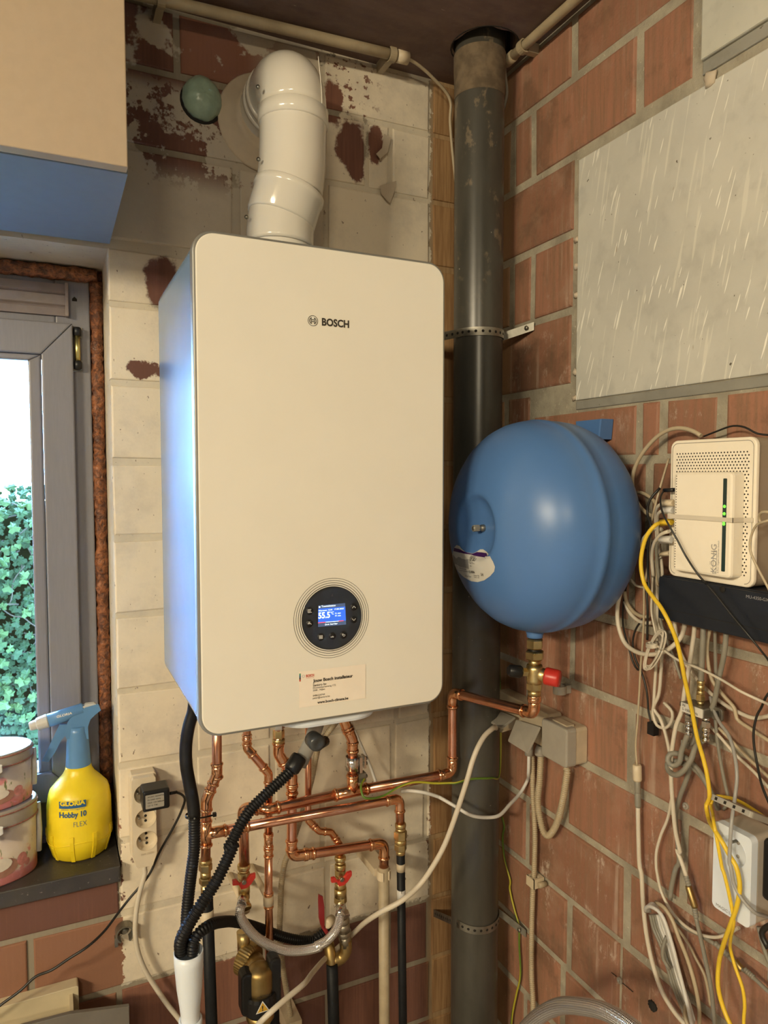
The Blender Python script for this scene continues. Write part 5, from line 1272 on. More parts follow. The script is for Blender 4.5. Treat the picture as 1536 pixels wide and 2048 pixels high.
blade([(120, 1449), (135, 1449), (134, 1462), (120, 1478), (108, 1502), (96, 1519), (86.5, 1518), (97, 1497), (110, 1470)], .007, 'trigger', M_trig, .002)
A = on_sb(170, 1417); Bp = on_sb(97, 1441); t = (Bp-A).normalized(); L = (Bp-A).length
part('barrel', MB().lathe(A, t, [(0, .008), (.004, .0125), (L*.5, .0128), (L, .0128)], 24), M_trig, sb_)
part('nozzle', MB().lathe(Bp, t, [(0, .0115), (.002, .0132), (.020, .0118), (.022, .0095), (.032, .0088), (.034, .007), (.0345, .0005)], 20, True, False), M_nozz, sb_)
blade([(160, 1417), (172, 1408), (188, 1406), (194, 1410), (180, 1413), (166, 1421)], .009, 'cap_lever', M_nozz, .002)
# print, wrapped round the tank
def wrap(body, px, py, px2, h, mat, bold, name='lettering'):
    a = on_sb(px, py, SB.y-.055); b = on_sb(px2, py, SB.y-.055); t = text_mb(body, V((0, 0, 0)), BU, BV, h/.7, 0, bold)
    mx = max(v[0] for v in t.v); out = []
    for v in t.v:
        x = a.x+(v[0]/mx)*(b.x-a.x)-SB.x; z = a.z+v[2]-sz
        r = rr_(119)+.0008; phi = math.asin(max(-1, min(1, x/r))); out.append((SB.x+r*math.sin(phi), SB.y-r*math.cos(phi), sz+z))
    t.v = out; return part(name, t, mat, sb_)
lz0, lz1 = on_sb(140, 1617, SB.y-.055).z, on_sb(140, 1603, SB.y-.055).z
x0, x1 = on_sb(118, 1610, SB.y-.055).x-SB.x, on_sb(172, 1610, SB.y-.055).x-SB.x; R = []
for i in range(13):
    x = x0+(x1-x0)*i/12; r = rr_(119)+.0005; ph = math.asin(x/r); R.append([V((SB.x+x, SB.y-r*math.cos(ph), lz0)), V((SB.x+x, SB.y-r*math.cos(ph), lz1))])
mb = MB(); mb.quadstrip(R, False); part('logo_field', mb, M_inkblue, sb_)
wrap('GLORIA', 120, 1614.5, 170.5, .0082, M_bottle, .05); wrap('Das Original', 122, 1623.5, 169, .0022, M_inkblue, 0); wrap('Hobby 10', 118, 1639, 173, .0104, M_inkblue, .03); wrap('FLEX', 146, 1653.5, 174, .0100, M_inkblue, -.012)
def side_text(body, A_, B_, h, mat, off):
    u = (B_-A_); w = u.length; t = text_mb(body, A_+BN*off, u, BV, h/.7, 0, .03); xs = max((V(v)-A_).dot(u.normalized()) for v in t.v); k = w/xs; un = u.normalized()
    t.v = [tuple(V(v)+un*((V(v)-A_).dot(un)*(k-1))) for v in t.v]; return part('lettering', t, mat, sb_)
side_text('GLORIA', on_sb(113, 1432), on_sb(144, 1424), .0045, M_inkwhite, .0132)

# ---------------------------------------------------------------- two printed tins
def tin(cx, cy, z0, w, d, h, label, seed):
    o = thing('storage_tin', label, 'tin', (cx, cy, z0), 'printed tins on the sill'); n = 48; c = V((cx, cy, z0))
    ov = lambda s, z: [c+V((w/2*s*math.cos(2*PI*k/n), d/2*s*math.sin(2*PI*k/n), z)) for k in range(n)]
    mb = MB(); mb.quadstrip([ov(.985, 0), ov(1, .003), ov(1, h*.80)], True, True, True); part('body', mb, M_tin, o)
    mb = MB(); mb.quadstrip([ov(1.02, h*.76), ov(1.025, h*.77), ov(1.025, h*.985), ov(1.0, h), ov(.96, h*.99), ov(.01, h*.99)], True, False, False); part('lid', mb, M_tinl, o)
    for z in (.775, .955):
        mb = MB(); mb.tube(ov(1.03, h*z)+[ov(1.03, h*z)[0]], .0014, 6); part('rope_line', mb, M_rope, o)
    # goose painting: body, wing and head as flat print pieces wrapped on the front
    def pr(poly, mat, lift, nm):
        mb = MB(); out = []
        for a, b in poly:
            t = -PI/2+a; out.append(c+V((w/2*(1+lift)*math.cos(t), d/2*(1+lift)*math.sin(t), b*h)))
        m0 = sum(out, V())/len(out); ring = [m0+(p-m0)*.45 for p in out]
        def snap(p, l): 
            q = p-c; s = math.hypot(q.x/(w/2), q.y/(d/2)); return c+V((q.x/s*(1+l), q.y/s*(1+l), q.z))
        mb.quadstrip([[snap(p, lift) for p in out], [snap(p, lift) for p in ring], [snap(m0+(p-m0)*.01, lift) for p in out]], True); part(nm, mb, mat, o)
    E_ = lambda ca, cb, ra, rb, k=14: [(ca+ra*math.cos(2*PI*i/k), cb+rb*math.sin(2*PI*i/k)) for i in range(k)]
    pr(E_(.42, .24, .34, .13), M_brown, .012, 'printed_body'); pr(E_(.40, .29, .24, .09), M_cream, .02, 'printed_wing')
    pr(E_(.10, .62, .10, .06), M_brown, .012, 'printed_head'); pr([(.05, .56), (.18, .56), (.20, .32), (.02, .32)], M_cream, .014, 'printed_neck')
    pr(E_(.86, .27, .12, .09), M_pinkfl, .012, 'printed_flower'); pr(E_(.98, .20, .07, .05), M_pinkfl, .016, 'printed_flower')
    bx_ = c+V((w*.10, -d*.53, h*.80))
    for s_ in (-1, 1):
        for k_, (lx, lz) in enumerate(((.030, .006), (.024, -.014))):
            R = []
            for q in range(11):
                a = PI*q/10 if k_ == 0 else PI*q/20
                x = s_*lx*math.sin(a); y = -.006-.006*math.sin(a)-(.008*(q/10) if k_ == 0 else 0); z = lz*math.sin(a)+(.004*math.cos(a) if k_ == 0 else 0)
                p = bx_+V((x, y, z)); R.append([p+V((0, 0, .0055)), p-V((0, 0, .0055))])
            rb_ = MB(); rb_.quadstrip(R, False); part('ribbon', rb_, M_ribbon, o)
    rb = MB(); rb.tube([c+V((w*.515, .01, h*.85)), c+V((w*.525, .0, h*.5)), c+V((w*.515, -.004, h*.2))], .005, 6); part('ribbon', rb, M_ribbon, o)
    return o
cA = onp(77, 1700, 1, .075); wT = .20
hT1 = onp(40, 1605, 1, .03).z-sz
tin(cA.x-wT/2-.002, .055, sz+.0005, wT, .125, hT1, 'lower printed tin with pink lid and goose painting', 1)
cB = onp(65, 1560, 1, .075).x
tin(cB-.185/2, .058, sz+hT1+.001, .185, .115, onp(40, 1487, 1, .06).z-sz-hT1, 'upper printed tin with goose painting stacked on the lower tin', 2)

# ---------------------------------------------------------------- bottom left tray and tile
q0, q1 = atB(-60, 2010, .05), atB(158, 1988, .05)
tr_ = thing('plastic_tray', 'cream plastic tray end poking up at the bottom left', 'tray', (0, -.06, q1.z-.08))
xr = q1.x; zt3 = q1.z
part('back_plate', MB().prism(rrect(.30, .10, .004, 3, xr-.15, zt3-.05), (0, 0, 0), BU, BV, BN, .001, .026, .001), M_tray, tr_)
part('shelf', MB().box((xr-.30, -.085, zt3-.052), (xr-.002, -.0262, zt3-.044)), M_tray, tr_)
part('lip', MB().box((xr-.30, -.089, zt3-.058), (xr, -.0852, zt3-.036)), M_tray, tr_)
part('end_web', MB().box((xr-.016, -.084, zt3-.0438), (xr-.010, -.0262, zt3-.012)), M_tray, tr_)
part('boss', MB().lathe(V((xr-.045, -.055, zt3-.0438)), BV, [(0, .018), (.008, .013), (.014, .007)], 16), M_tray, tr_)
ti = [(-.05, 2068), (150, 2022), (258, 2012), (276, 2080), (-60, 2100)]
Pq = [atB(x, y, .095) for x, y in [(-40, 2072), (140, 2025), (258, 2010), (276, 2120), (-40, 2140)]]
Pq[3].z = Pq[4].z = .002; Pq[3].x = Pq[2].x; Pq[4].x = Pq[0].x
single('grey_board', MB().prism([(p.x, p.z) for p in reversed(Pq)], (0, 0, 0), BU, BV, BN, .091, .099, .001), M_tile, 'grey board edge standing in the bottom left corner', 'board')
Rr = pts('P 1000,2180 1040,2075 1075,2035 1120,2012 1165,2013 1215,2025 1270,2060 1330,2120 1370,2200', 'r', .24)
hb = thing('braided_hose', 'steel braided hose arching into view at the bottom edge', 'hose', tuple(Rr[0])); part('braid', MB().tube(spline([V((Rr[0].x, Rr[0].y, .004))]+Rr+[V((Rr[-1].x, Rr[-1].y-.03, .15)), V((Rr[-1].x, Rr[-1].y-.04, .004))], .006), prad(31, Rr[3]), 22), M_braid, hb)

# ================================================================ network gear on the right wall
def px2u(px, py, d): return -atR(px, py, d).y
def rplate(name, root, pxl, pxr, pyt, pyb, d0, d1, r, mat, ch=.003, label=None, top=None):
    """plate parallel to the right wall between image columns/rows measured on its front face"""
    u0, u1 = px2u(pxl, (pyt+pyb)/2, d1), px2u(pxr, (pyt+pyb)/2, d1); z1, z0 = atR(pxl, pyt, d1).z, atR(pxl, pyb, d1).z
    part(name, MB().prism(rrect(u1-u0, z1-z0, r, 5, (u0+u1)/2, (z0+z1)/2), (XR, 0, 0), RU, RV, RN, d0, d1, ch), mat, root, label)
    return u0, u1, z0, z1
# black box
bb = thing('patch_box', 'long black box holding the white modem, cables leaving below', 'box', tuple(atR(1430, 1260)))
u0 = px2u(1319, 1190, .075); u1 = .86; zt_b, zb_b = atR(1320, 1150, .075).z, atR(1320, 1238, .075).z
part('body', MB().prism(rrect(u1-u0, zt_b-zb_b, .004, 3, (u0+u1)/2, (zt_b+zb_b)/2), (XR, 0, 0), RU, RV, RN, .001, .072, .001), M_ant, bb)
part('front_cover', MB().prism(rrect(u1-u0-.002, zt_b-zb_b-.003, .003, 3, (u0+u1)/2, (zt_b+zb_b)/2), (XR, 0, 0), RU, RV, RN, .0725, .078, .001), M_ant, bb)
part('cover_joint', MB().box((u0+.02, zb_b+.018, .0781), (u1-.01, zb_b+.0188, .0784), (RU, RV, RN), (XR, 0, 0)), M_hole, bb)
q = onp(1445, 1179, 0, XR-.0783); part('screw_hole', MB().lathe(q, RN, [(0, .0045), (.0006, .0045), (.0007, .0003)], 16), M_hole, bb)
a = onp(1492, 1195.5, 0, XR-.0785); part('lettering', text_mb('MU-4350-GX-01A-BE', a, RU, RV, .0060), M_greyink, bb)
# modem
md = thing('modem', 'large white modem with perforated face on the black box', 'modem', tuple(atR(1430, 1160)))
dm = .070; uM0 = px2u(1339, 1010, dm); uM1 = px2u(1511, 1010, dm); zM1 = atR(1340, 882, dm).z; zM0 = zt_b+.001
part('body', MB().prism(rrect(uM1-uM0-.006, zM1-zM0, .012, 5, (uM0+uM1)/2, (zM0+zM1)/2), (XR, 0, 0), RU, RV, RN, .012, dm-.006, .002), M('modem_taupe', (.32, .26, .19), .45, 0, .02), md, 'taupe side walls')
part('face', MB().prism(rrect(uM1-uM0, zM1-zM0, .012, 5, (uM0+uM1)/2, (zM0+zM1)/2), (XR, 0, 0), RU, RV, RN, dm-.0055, dm, .002), M_modem, md, 'white perforated face')
part('wall_mount', MB().box((uM0+.03, zM0+.03, .001), (uM1-.03, zM1-.03, .0115), (RU, RV, RN), (XR, 0, 0)), M_gbox, md)
mb = MB(); px_ = (uM1-uM0-.022)/24; 
def hole(u, z): 
    c = V((XR-dm-.0003, -u, z)); b = len(mb.v)
    mb.add([c+(RU*math.cos(PI*k/3)+RV*math.sin(PI*k/3))*px_*.24 for k in range(6)], [(0, 1, 2, 3, 4, 5)])
zr = zM1-.020; row = 0
while zr > zM0+.014:
    for i in range(24):
        u = uM0+.013+px_*(i+(.5 if row % 2 else 0))
        if u < uM1-.009: hole(u, zr)
    zr -= px_*.86; row += 1
part('vent_holes', mb, M_hole, md, None, True)
part('face_line', MB().tube([V((XR-dm-.0002, -p[0], p[1])) for p in rrect(uM1-uM0-.009, zM1-zM0-.009, .009, 5, (uM0+uM1)/2, (zM0+zM1)/2)], .0005, 5), M_gbox, md)
for i in range(4):
    z = zM1-.085-.018*i; c = V((XR-dm*.35, -uM1+.0028, z)); part('led', MB().lathe(c, (0, -1, 0), [(0, .003), (.0008, .003), (.001, .0002)], 12), M_led if i != 3 else M_hole, md)
c = V((XR-dm*.62, -uM1+.0025, zM1-.040)); part('emblem', text_mb('G', c, V((1, 0, 0)), BV, .022, .0005, .03), M_ink, md)
# network switch
sw = thing('network_switch', 'slim white network switch strapped to the perforated modem', 'switch', tuple(atR(1415, 1155, dm)))
ds = dm+.022; us0 = px2u(1346, 1050, ds); us1 = px2u(1464, 1050, ds); zs1 = atR(1347, 944, ds).z; zs0 = atR(1347, 1141, ds).z
part('body', MB().prism(rrect(us1-us0, zs1-zs0, .007, 5, (us0+us1)/2, (zs0+zs1)/2), (XR, 0, 0), RU, RV, RN, dm+.0005, ds, .004), M_modem, sw)
def sq(p0, p1, p2, p3, lift=.0004): return MB().add([onp(x, y, 0, XR-ds-lift) for x, y in (p0, p1, p2, p3)], [(0, 1, 2, 3)])
aA = lambda x, y: (1236+x/5.12, 800+y/5.12)
part('light_strip', MB().prism(rrect(.0058, zs1-zs0-.018, .001, 2, px2u(1448.5, 1050, ds), (zs0+zs1)/2), (XR, 0, 0), RU, RV, RN, ds-.001, ds+.0004), M('dark_green_strip', (.008, .03, .03), .15), sw)
for y in (1090, 1165, 1245, 1270): 
    q = onp(*aA(1091-(y-1090)*.04, y), 0, XR-ds-.0004); part('led', MB().lathe(q, RN, [(0, .0022), (.0004, .0022), (.0005, .0002)], 8), M_led, sw)
a = onp(*aA(1003, 1775), 0, XR-ds-.0003); t = text_mb('KÖNIG', a, RV, -RU, .0125, .0002, 0); part('lettering', t, M_greyink, sw)
bxm = MB(); q0 = onp(*aA(968, 1775), 0, XR-ds-.0003)
for (x0, y0), (x1, y1) in (((968, 1775), (980, 1545)), ((980, 1545), (1012, 1545)), ((1012, 1545), (1003, 1778)), ((1003, 1778), (968, 1775))):
    bxm.tube([onp(*aA(x0, y0), 0, XR-ds-.0002), onp(*aA(x1, y1), 0, XR-ds-.0002)], .00035, 4)
part('logo_frame', bxm, M_greyink, sw)
a = onp(*aA(1030, 1775), 0, XR-ds-.0003); part('lettering', text_mb('8-Port Gigabit Ethernet Switch', a, RV, -RU, .0036, .0002), M_greyink, sw)
mb = MB(); 
for i in range(36):
    z = zs1-.006-(zs1-zs0-.012)*i/35; mb.box((us0+.0042, z-.0006, ds-.001), (us0+.0056, z+.0006, ds+.0002), (RU, RV, RN), (XR, 0, 0))
part('vent_slots', mb, M_hole, sw, None, True)
tz = onp(1400, 1036, 0, XR-ds).z
ct = thing('cable_tie', 'clear plastic cable tie strapped around switch and modem', 'cable tie', (XR-ds-.002, -(us0+us1)/2, tz))
M_tie = M('clear_tie', (.62, .56, .46), .3, 0, .02)
part('strap', MB().box((us0-.002, tz-.003, ds+.0006), (us1+.002, tz+.003, ds+.0022), (RU, RV, RN), (XR, 0, 0)).box((us1+.002, tz-.003, dm+.0006), (uM1-.002, tz+.003, dm+.0018), (RU, RV, RN), (XR, 0, 0)).box((us1+.0008, tz-.003, dm+.001), (us1+.002, tz+.003, ds+.002), (RU, RV, RN), (XR, 0, 0)), M_tie, ct)
part('tie_head', MB().box((us0-.008, tz-.004, ds-.004), (us0-.001, tz+.004, ds+.003), (RU, RV, RN), (XR, 0, 0)), M_tie, ct)
# plugs at the left edge of the switch
def plugr(name, s_, w, mat, lab, d=.085, cat='plug'):
    P = pts(s_, 'r', d); single(name, MB().tube(P, prad(w, P[0]), 4 if name == 'network_plug' else 12), mat, lab, cat)
plugr('power_plug', 'A 575,920 470,925', 8, M_black, 'black power plug at the top of the switch edge')
plugr('network_plug', 'A 570,1055 450,1055', 15, M_ivory, 'ivory network plug in the switch below the power plug')
plugr('network_plug', 'A 565,1130 460,1130', 16, M_whc2, 'pale grey network plug in the switch above the cable tie')
plugr('network_plug', 'A 555,1245 430,1258', 14, M_yel, 'yellow network plug in the switch below the cable tie')
plugr('network_plug', 'A 550,1430 435,1432', 16, M_whc2, 'grey hooded network plug low on the switch edge')
plugr('network_plug', 'A 530,1570 440,1578', 11, M_ivory, 'small ivory plug at the lowest port of the modem', .06)

CN = [0]
def rc(lab, s_, w, mat, d=.03, cat='cable', name='cable', n=8, st=.006, group=None):
    P = pts(s_, 'r', d); r = prad(w, P[len(P)//2])
    if P[-1].y < -.75: q = P[-1]+(P[-1]-P[-2]).normalized()*.22; q.x = XR-.006; P.append(q)      # run on past the edge of the view
    return cable(name, P, r, mat, lab, cat, group, n, st)
# --- yellow
rc('yellow network cable from the switch winding down to the bottom edge', 'A 430,1258,.085 380,1283,.095 300,1380,.10 250,1530,.10 235,1700,.10 270,1880,.10 B 470,410,.105 560,530,.11 640,680,.11 705,850,.10 742,1010,.095 775,1180,.085 810,1340,.075 845,1490,.06 C 890,350,.055 940,520,.05 978,680,.05 1000,900,.05 972,960,.05 990,1070,.06 1050,1190,.102 1130,1320,.104 1195,1440,.104 D 1240,140,.104 1277,300,.104 1260,480,.103 1205,650,.10 1130,860,.085 1085,1050,.07 1080,1250,.07 1120,1420,.07 1200,1610,.07', 8.5, M_yel, n=10)
rc('second yellow cable bending round the grey flap above the adapter', 'C 2000,1350,.008 1560,1110,.03 1400,1000,.04 1250,915,.045 1100,880,.05 1040,895,.045 1015,950,.045 1032,1040,.075 1040,1120,.10 1065,1250,.104 1095,1420,.104 1120,1550,.104 D 1130,200,.104 1190,450,.103 1222,640,.10 1195,800,.08 1195,920,.06 1240,1080,.06 1300,1250,.06 1322,1400,.06 1315,1610,.06', 7, M_yel, n=10)
# --- black
rc('thin black cord drawn diagonally across the switch and black box', 'A 470,925,.086 435,1000,.10 450,1130,.11 520,1280,.115 600,1420,.112 690,1590,.108 800,1760,.106 900,1880,.098 B 900,230,.095 1050,400,.092 1200,590,.09 1350,770,.088 1480,930,.08 1560,1040,.07', 4, M_blc)
rc('black cord hanging at the right edge beside the coax splitter', 'B 1900,1100,.006 1560,1290,.06 1470,1450,.05 C 1440,130,.05 1405,280,.05 1410,430,.05 1440,600,.05 1480,780,.045 1560,980,.04', 5, M_blc)
rc('black wires running behind the top of the modem', 'A 880,372,.02 1000,325,.025 1180,265,.028 1300,280,.028 1430,345,.025 1560,360,.02', 4, M_blc)
rc('black cable falling from the switch beside the yellow one', 'A 430,900,.05 330,1020,.06 300,1150,.06 340,1300,.065 320,1420,.065 305,1600,.06 310,1800,.055 320,1960,.055 B 425,300,.05 435,560,.05 432,820,.045', 5, M_blc)
rc('slack black wire drooping beside the blue vessel', 'B 245,300 215,480 212,700 265,900 305,1030 345,1095 380,1090', 4, M_blc, .015)
bl_ = rc('black wire with loose plug ending at the brick joint', 'B 390,630,.02 325,730,.02 300,840,.02 320,980,.02 380,1120,.02 425,1280,.02 440,1430,.02 C 440,80,.02 470,225,.02', 4, M_blc)
c = atR(1306, 1457, .018); part('loose_plug', MB().box((-.007, -.010, -.006), (.007, .010, .006), (RU, RV, RN), c), M_black, bl_)
# --- whites
rc('white coax looping in a big arc left of the modem', 'A 850,366,.03 780,325,.03 680,293,.03 560,295,.03 430,355,.03 300,480,.03 195,640,.03 147,800,.03 160,960,.03 225,1095,.03 330,1180,.03 400,1195,.03', 8, M_bgc, .03, n=10)
rc('short white cable curving beside the blue vessel', 'A 190,950,.015 240,950,.02 320,990,.025 385,1060,.03 400,1120,.03', 7, M_bgc, n=10)
rc('thick white cable bowing round the vessel into the black box', 'A 460,1340,.05 400,1310,.055 300,1380,.05 180,1560,.045 80,1780,.04 B 300,160,.04 205,340,.04 160,520,.04 168,690,.04 220,840,.04 310,920,.045 430,955,.05 560,940,.05 680,865,.045 750,780,.04 775,680,.035 772,640,.03', 8.5, M_whc, .04, n=10)
rc('white cable pair looping behind the black box edge', 'B 225,380,.02 245,480,.02 300,560,.02 380,605,.025 440,610,.025', 7.5, M_bgc, n=10)
rc('lower white loop beside the blue vessel', 'B 225,470,.02 270,570,.02 340,640,.02 420,668,.025 480,665,.025', 7.5, M_whc, n=10)
rc('thin white wire sagging behind the yellow cable', 'A 130,1830,.012 180,1895,.014 260,1920,.016 B 400,340,.02', 5, M_whc)
an = rc('thin beige aerial lead ending in a ribbed connector', 'A 520,600,.03 460,800,.04 400,1010,.05 345,1250,.05 320,1500,.045 300,1750,.04 B 405,330,.035 402,560,.03 390,850,.03 372,1060,.028 360,1300,.025 C 355,0,.022 343,200,.02 327,420,.02 338,600,.02', 4.5, M_bgc)
def rconn(root, s_, w, mat, name='connector', d=.02, ribs=0):
    P = pts(s_, 'r', d); t = (P[1]-P[0]); L = t.length; r = prad(w, P[0]); pr_ = []
    if ribs:
        for i in range(ribs): pr_ += [(L*i/ribs, r*.82), (L*(i+.2)/ribs, r), (L*(i+.7)/ribs, r), (L*(i+.95)/ribs, r*.82)]
    else: pr_ = [(0, r*.8), (L*.08, r), (L*.9, r), (L, r*.85)]
    part(name, MB().lathe(P[0], t, pr_, 16), mat, root)
rconn(an, 'C 338,590 342,740', 18, M_ivory, 'ribbed_connector'); rconn(an, 'C 342,740 345,850', 11.5, M_grc); rconn(an, 'C 345,845 347,980', 12.5, M_grc)
rc('cream cable dropping straight down right of the soil pipe corner', 'C 347,975,.02 352,1250,.02 365,1536,.02 D 376,200,.02 395,500,.02 430,800,.02 490,1070,.02 570,1300,.02 680,1480,.02 800,1620,.02', 9, M_whc, n=10)
# telephone wire hank
hk = thing('wire_hank', 'small hank of thin cream telephone wire below the switch', 'cable', tuple(atR(1303, 1340, .05)))
mb = MB(); rnd = random.Random(4)
for i in range(8):
    P = []; o = rnd.uniform(-14, 14); w = 58+rnd.uniform(-14, 16); h = 165+rnd.uniform(-20, 20)
    for k in range(17):
        a = 2*PI*k/16; x = 500+o+w*math.cos(a)*1.0+h*math.sin(a)*.38; y = 915+rnd.uniform(-3, 3)-h*math.sin(a)
        P.append(atR(1200+x/4.571, 1100+y/4.571, .05+.005*math.cos(a)+i*.0014))
    mb.tube(spline(P, .005), .0014, 6)
part('loops', mb, M_whc, hk)
mb = MB()
for i in range(4):
    P = []
    for k in range(13):
        a = 2*PI*k/12; P.append(atR(1200+(475+50*math.cos(a))/4.571, 1100+(855+i*9+14*math.sin(a))/4.571, .055+.010*math.sin(a)))
    mb.tube(spline(P, .004), .0014, 6)
part('wrap', mb, M_whc, hk)
rc('beige cord looping down over the right end of the modem', 'A 1900,1150,.01 1536,1235,.11 1420,1280,.105 1362,1400,.10 1352,1530,.10 1420,1700,.10 1536,1920,.095 B 1620,520,.09', 5, M_bgc)
rc('short beige loop knotted at the cable tie end', 'A 1470,1270,.10 1445,1220,.10 1455,1165,.105 1500,1145,.11 1560,1150,.11', 5.5, M_bgc)
part('tail', MB().tube(spline(pts('B 470,850,.055 560,900,.06 720,1010,.065 900,1080,.07 1100,1180,.075 1300,1300,.08 1450,1370,.07 1560,1420,.05 1760,1510,.008', 'r', .06), .006), .0021, 6), M_whc, hk)
part('tail', MB().tube(spline(pts('A 500,1570,.055 430,1610,.055 B 490,150,.05 478,350,.05 470,560,.05 495,700,.05 525,830,.05', 'r', .05), .006), .0018, 6), M_whc, hk)
# vertical white/grey bundle left of the black box
for i, (s_, w, mt, lab) in enumerate((
    ('A 455,1055,.085 410,1090,.08 385,1200,.06 395,1400,.05 410,1700,.045 B 480,100,.04 500,380,.035 515,620,.03 560,760,.03', 6, M_whc, 'white patch cable from the ivory plug'),
    ('A 460,1130,.085 415,1160,.08 405,1300,.06 430,1550,.05 450,1800,.045 B 520,200,.04 525,480,.035 520,720,.03 515,1000,.03 500,1250,.025 490,1420,.022 C 482,120,.02 520,230,.02 600,255,.02 655,190,.02 660,110,.02 585,25,.02', 6.5, M_whc, 'white cable ending in an open loop under the box'),
    ('A 520,1345,.085 450,1370,.085 380,1450,.08 345,1600,.065 360,1800,.055 B 480,180,.045 490,420,.04 505,650,.035 560,900,.03 555,1150,.025 535,1330,.022 C 490,80,.02 540,150,.02 590,280,.02 620,400,.02 635,480,.02', 7, M_whc, 'white cable curling over the open loop under the box'),
    ('A 440,1432,.085 400,1470,.08 400,1650,.06 420,1850,.05 B 540,300,.04 545,600,.03 600,800,.025 680,1000,.02 740,1180,.02', 6, M_grc, 'grey cable slipping down behind the yellow cable'),
    ('A 440,1578,.06 395,1610,.055 390,1750,.05 410,1900,.045 B 560,100,.03 575,350,.03 570,640,.025', 5, M_bgc, 'thin beige cord behind the left end of the box'))):
    rc(lab, s_, w, mt, n=8)
# cables leaving below the box
coax = rc('thick white coax dropping from the box past the splitter', 'B 868,650,.04 855,800,.04 835,930,.042 810,1100,.045 775,1280,.045 745,1480,.045 C 700,220,.045 665,400,.045 648,560,.045 650,720,.045 665,950,.04 690,1200,.035 730,1400,.03 D 705,0,.03 750,120,.03 790,240,.03', 8.5, M_whc, .04, n=12)
rconn(coax, 'D 785,235 815,330', 11, M_grc, 'connector', .03, 4); rconn(coax, 'D 805,325 870,530', 13, M_brassm, 'connector', .03); rconn(coax, 'D 860,510 880,620', 11, M_grc, 'connector', .03, 5)
rc('grey coax continuing below the joined connectors', 'D 875,610 930,850 980,1080 1020,1300 1050,1610', 8.5, M_grc, .03, n=10)
rc('white coax dipping from the box toward the right edge', 'B 1010,700,.03 980,860,.03 985,1010,.03 1030,1200,.028 1120,1320,.025 1230,1450,.022 C 1250,170,.02 1400,280,.02 1570,390,.02', 7.5, M_bgc, n=10)
rc('slim grey cable straight below the black box', 'B 1050,700,.02 1055,1000,.02 1060,1300,.02 C 1050,80,.02 1065,300,.02 1100,550,.02 1150,800,.02 1175,920,.02 1130,1000,.015', 7, M_grc, n=10)
rc('thick grey coax slanting from the box behind the splitter', 'B 1155,740,.05 1135,950,.05 1085,1180,.045 1040,1400,.04 C 985,150,.035 910,320,.03 860,480,.028 800,700,.025 740,860,.022 700,990,.02 690,1100,.02 710,1300,.02 720,1500,.02 D 700,150,.02 655,330,.02 640,450,.02', 9.5, M_grc, n=12)
rc('white cable crossing low behind the coax splitter', 'B 680,640,.02 700,800,.02 740,950,.02 860,1150,.016 1000,1300,.014 1150,1420,.014 1280,1490,.014 C 1400,165,.015 1560,145,.02', 8, M_whc, n=10)
rc('white cable slanting down right from behind the splitter', 'C 985,215,.02 1100,340,.02 1230,490,.02 1400,650,.022 1570,830,.025', 6.5, M_whc, n=8)
rc('second white cable slanting down right past the grey one', 'C 1085,255,.02 1200,370,.02 1330,510,.02 1450,620,.022 1570,730,.025', 6.5, M_bgc, n=8)
rc('grey printed cable arching over the white adapter', 'B 1010,1340,.03 C 1030,60,.035 1090,200,.05 1180,330,.06 1230,500,.07 1252,700,.08 1235,880,.085 1205,1100,.105 1188,1350,.108 1185,1500,.108 D 1195,150,.108 1225,310,.106 1300,450,.104 1400,560,.10 1570,650,.05', 7.5, M('grey_printed_cable', (.33, .32, .30), .4), n=10)
rc('white cable bowing down to the foot of the adapter', 'C 655,900 620,1080 555,1240 515,1400 515,1536 D 520,200 560,380 640,540 750,670 900,765 1050,798 1170,765 1270,710', 6, M_whc, .022, n=10)
rc('grey lead ending in screw connectors at the bottom right', 'D 690,640,.02 760,700,.02 900,770,.02 1050,860,.022', 8, M_grc, n=10)
gl = rc('grey coax running off the bottom right corner', 'D 1100,905,.02 1250,1050,.022 1400,1165,.024 1570,1320,.026', 8, M_grc, n=10)
rconn(gl, 'D 1050,850 1180,970', 11, M_grc, 'connector', .022, 5); rconn(gl, 'D 1235,1010 1300,1100', 13, M_brassm, 'connector', .022); rconn(gl, 'D 1320,1090 1410,1170', 11, M_grc, 'connector', .023, 5)
rc('beige wire curving behind the white cable hank', 'D 680,680 790,830 880,1000 950,1130 990,1290 1010,1420', 6, M_bgc, .012, n=8)
rc('dark grey lead dropping at the lower right corner', 'D 1450,700,.02 1500,900,.02 1570,1080,.02', 9, M_grc)
# coax splitter
sp_ = thing('coax_splitter', 'silver coax splitter with printed label among the cables', 'splitter', tuple(atR(1395, 1425, .04)))
q0, q1 = atR(1362, 1402, .055), atR(1408, 1427, .055)
su0, su1, szt, szb = -q0.y, -q1.y, q0.z, atR(1362, 1422, .055).z
part('body', MB().prism(rrect(su1-su0, szt-szb, .002, 2, (su0+su1)/2, (szt+szb)/2), (XR, 0, 0), RU, RV, RN, .030, .056, .0015), M_steel, sp_)
part('label', MB().prism(rrect((su1-su0)*.94, (szt-szb)*.9, .001, 1, (su0+su1)/2, (szt+szb)/2), (XR, 0, 0), RU, RV, RN, .056, .0565), M_tag, sp_)
for i, tx_ in enumerate(('IN', '5-1000 MHz', 'OUT   OUT', '-3.5dB')): part('lettering', text_mb(tx_, V((XR-.0566, -(su0+.004), szt-.006-.0062*i)), RU, RV, .0058), M_ink, sp_)
part('mount_ear', MB().prism(rrect(.020, .020, .005, 4, su1+.009, (szt+szb)/2+.001), (XR, 0, 0), RU, RV, RN, .036, .040, .001), M_steel, sp_)
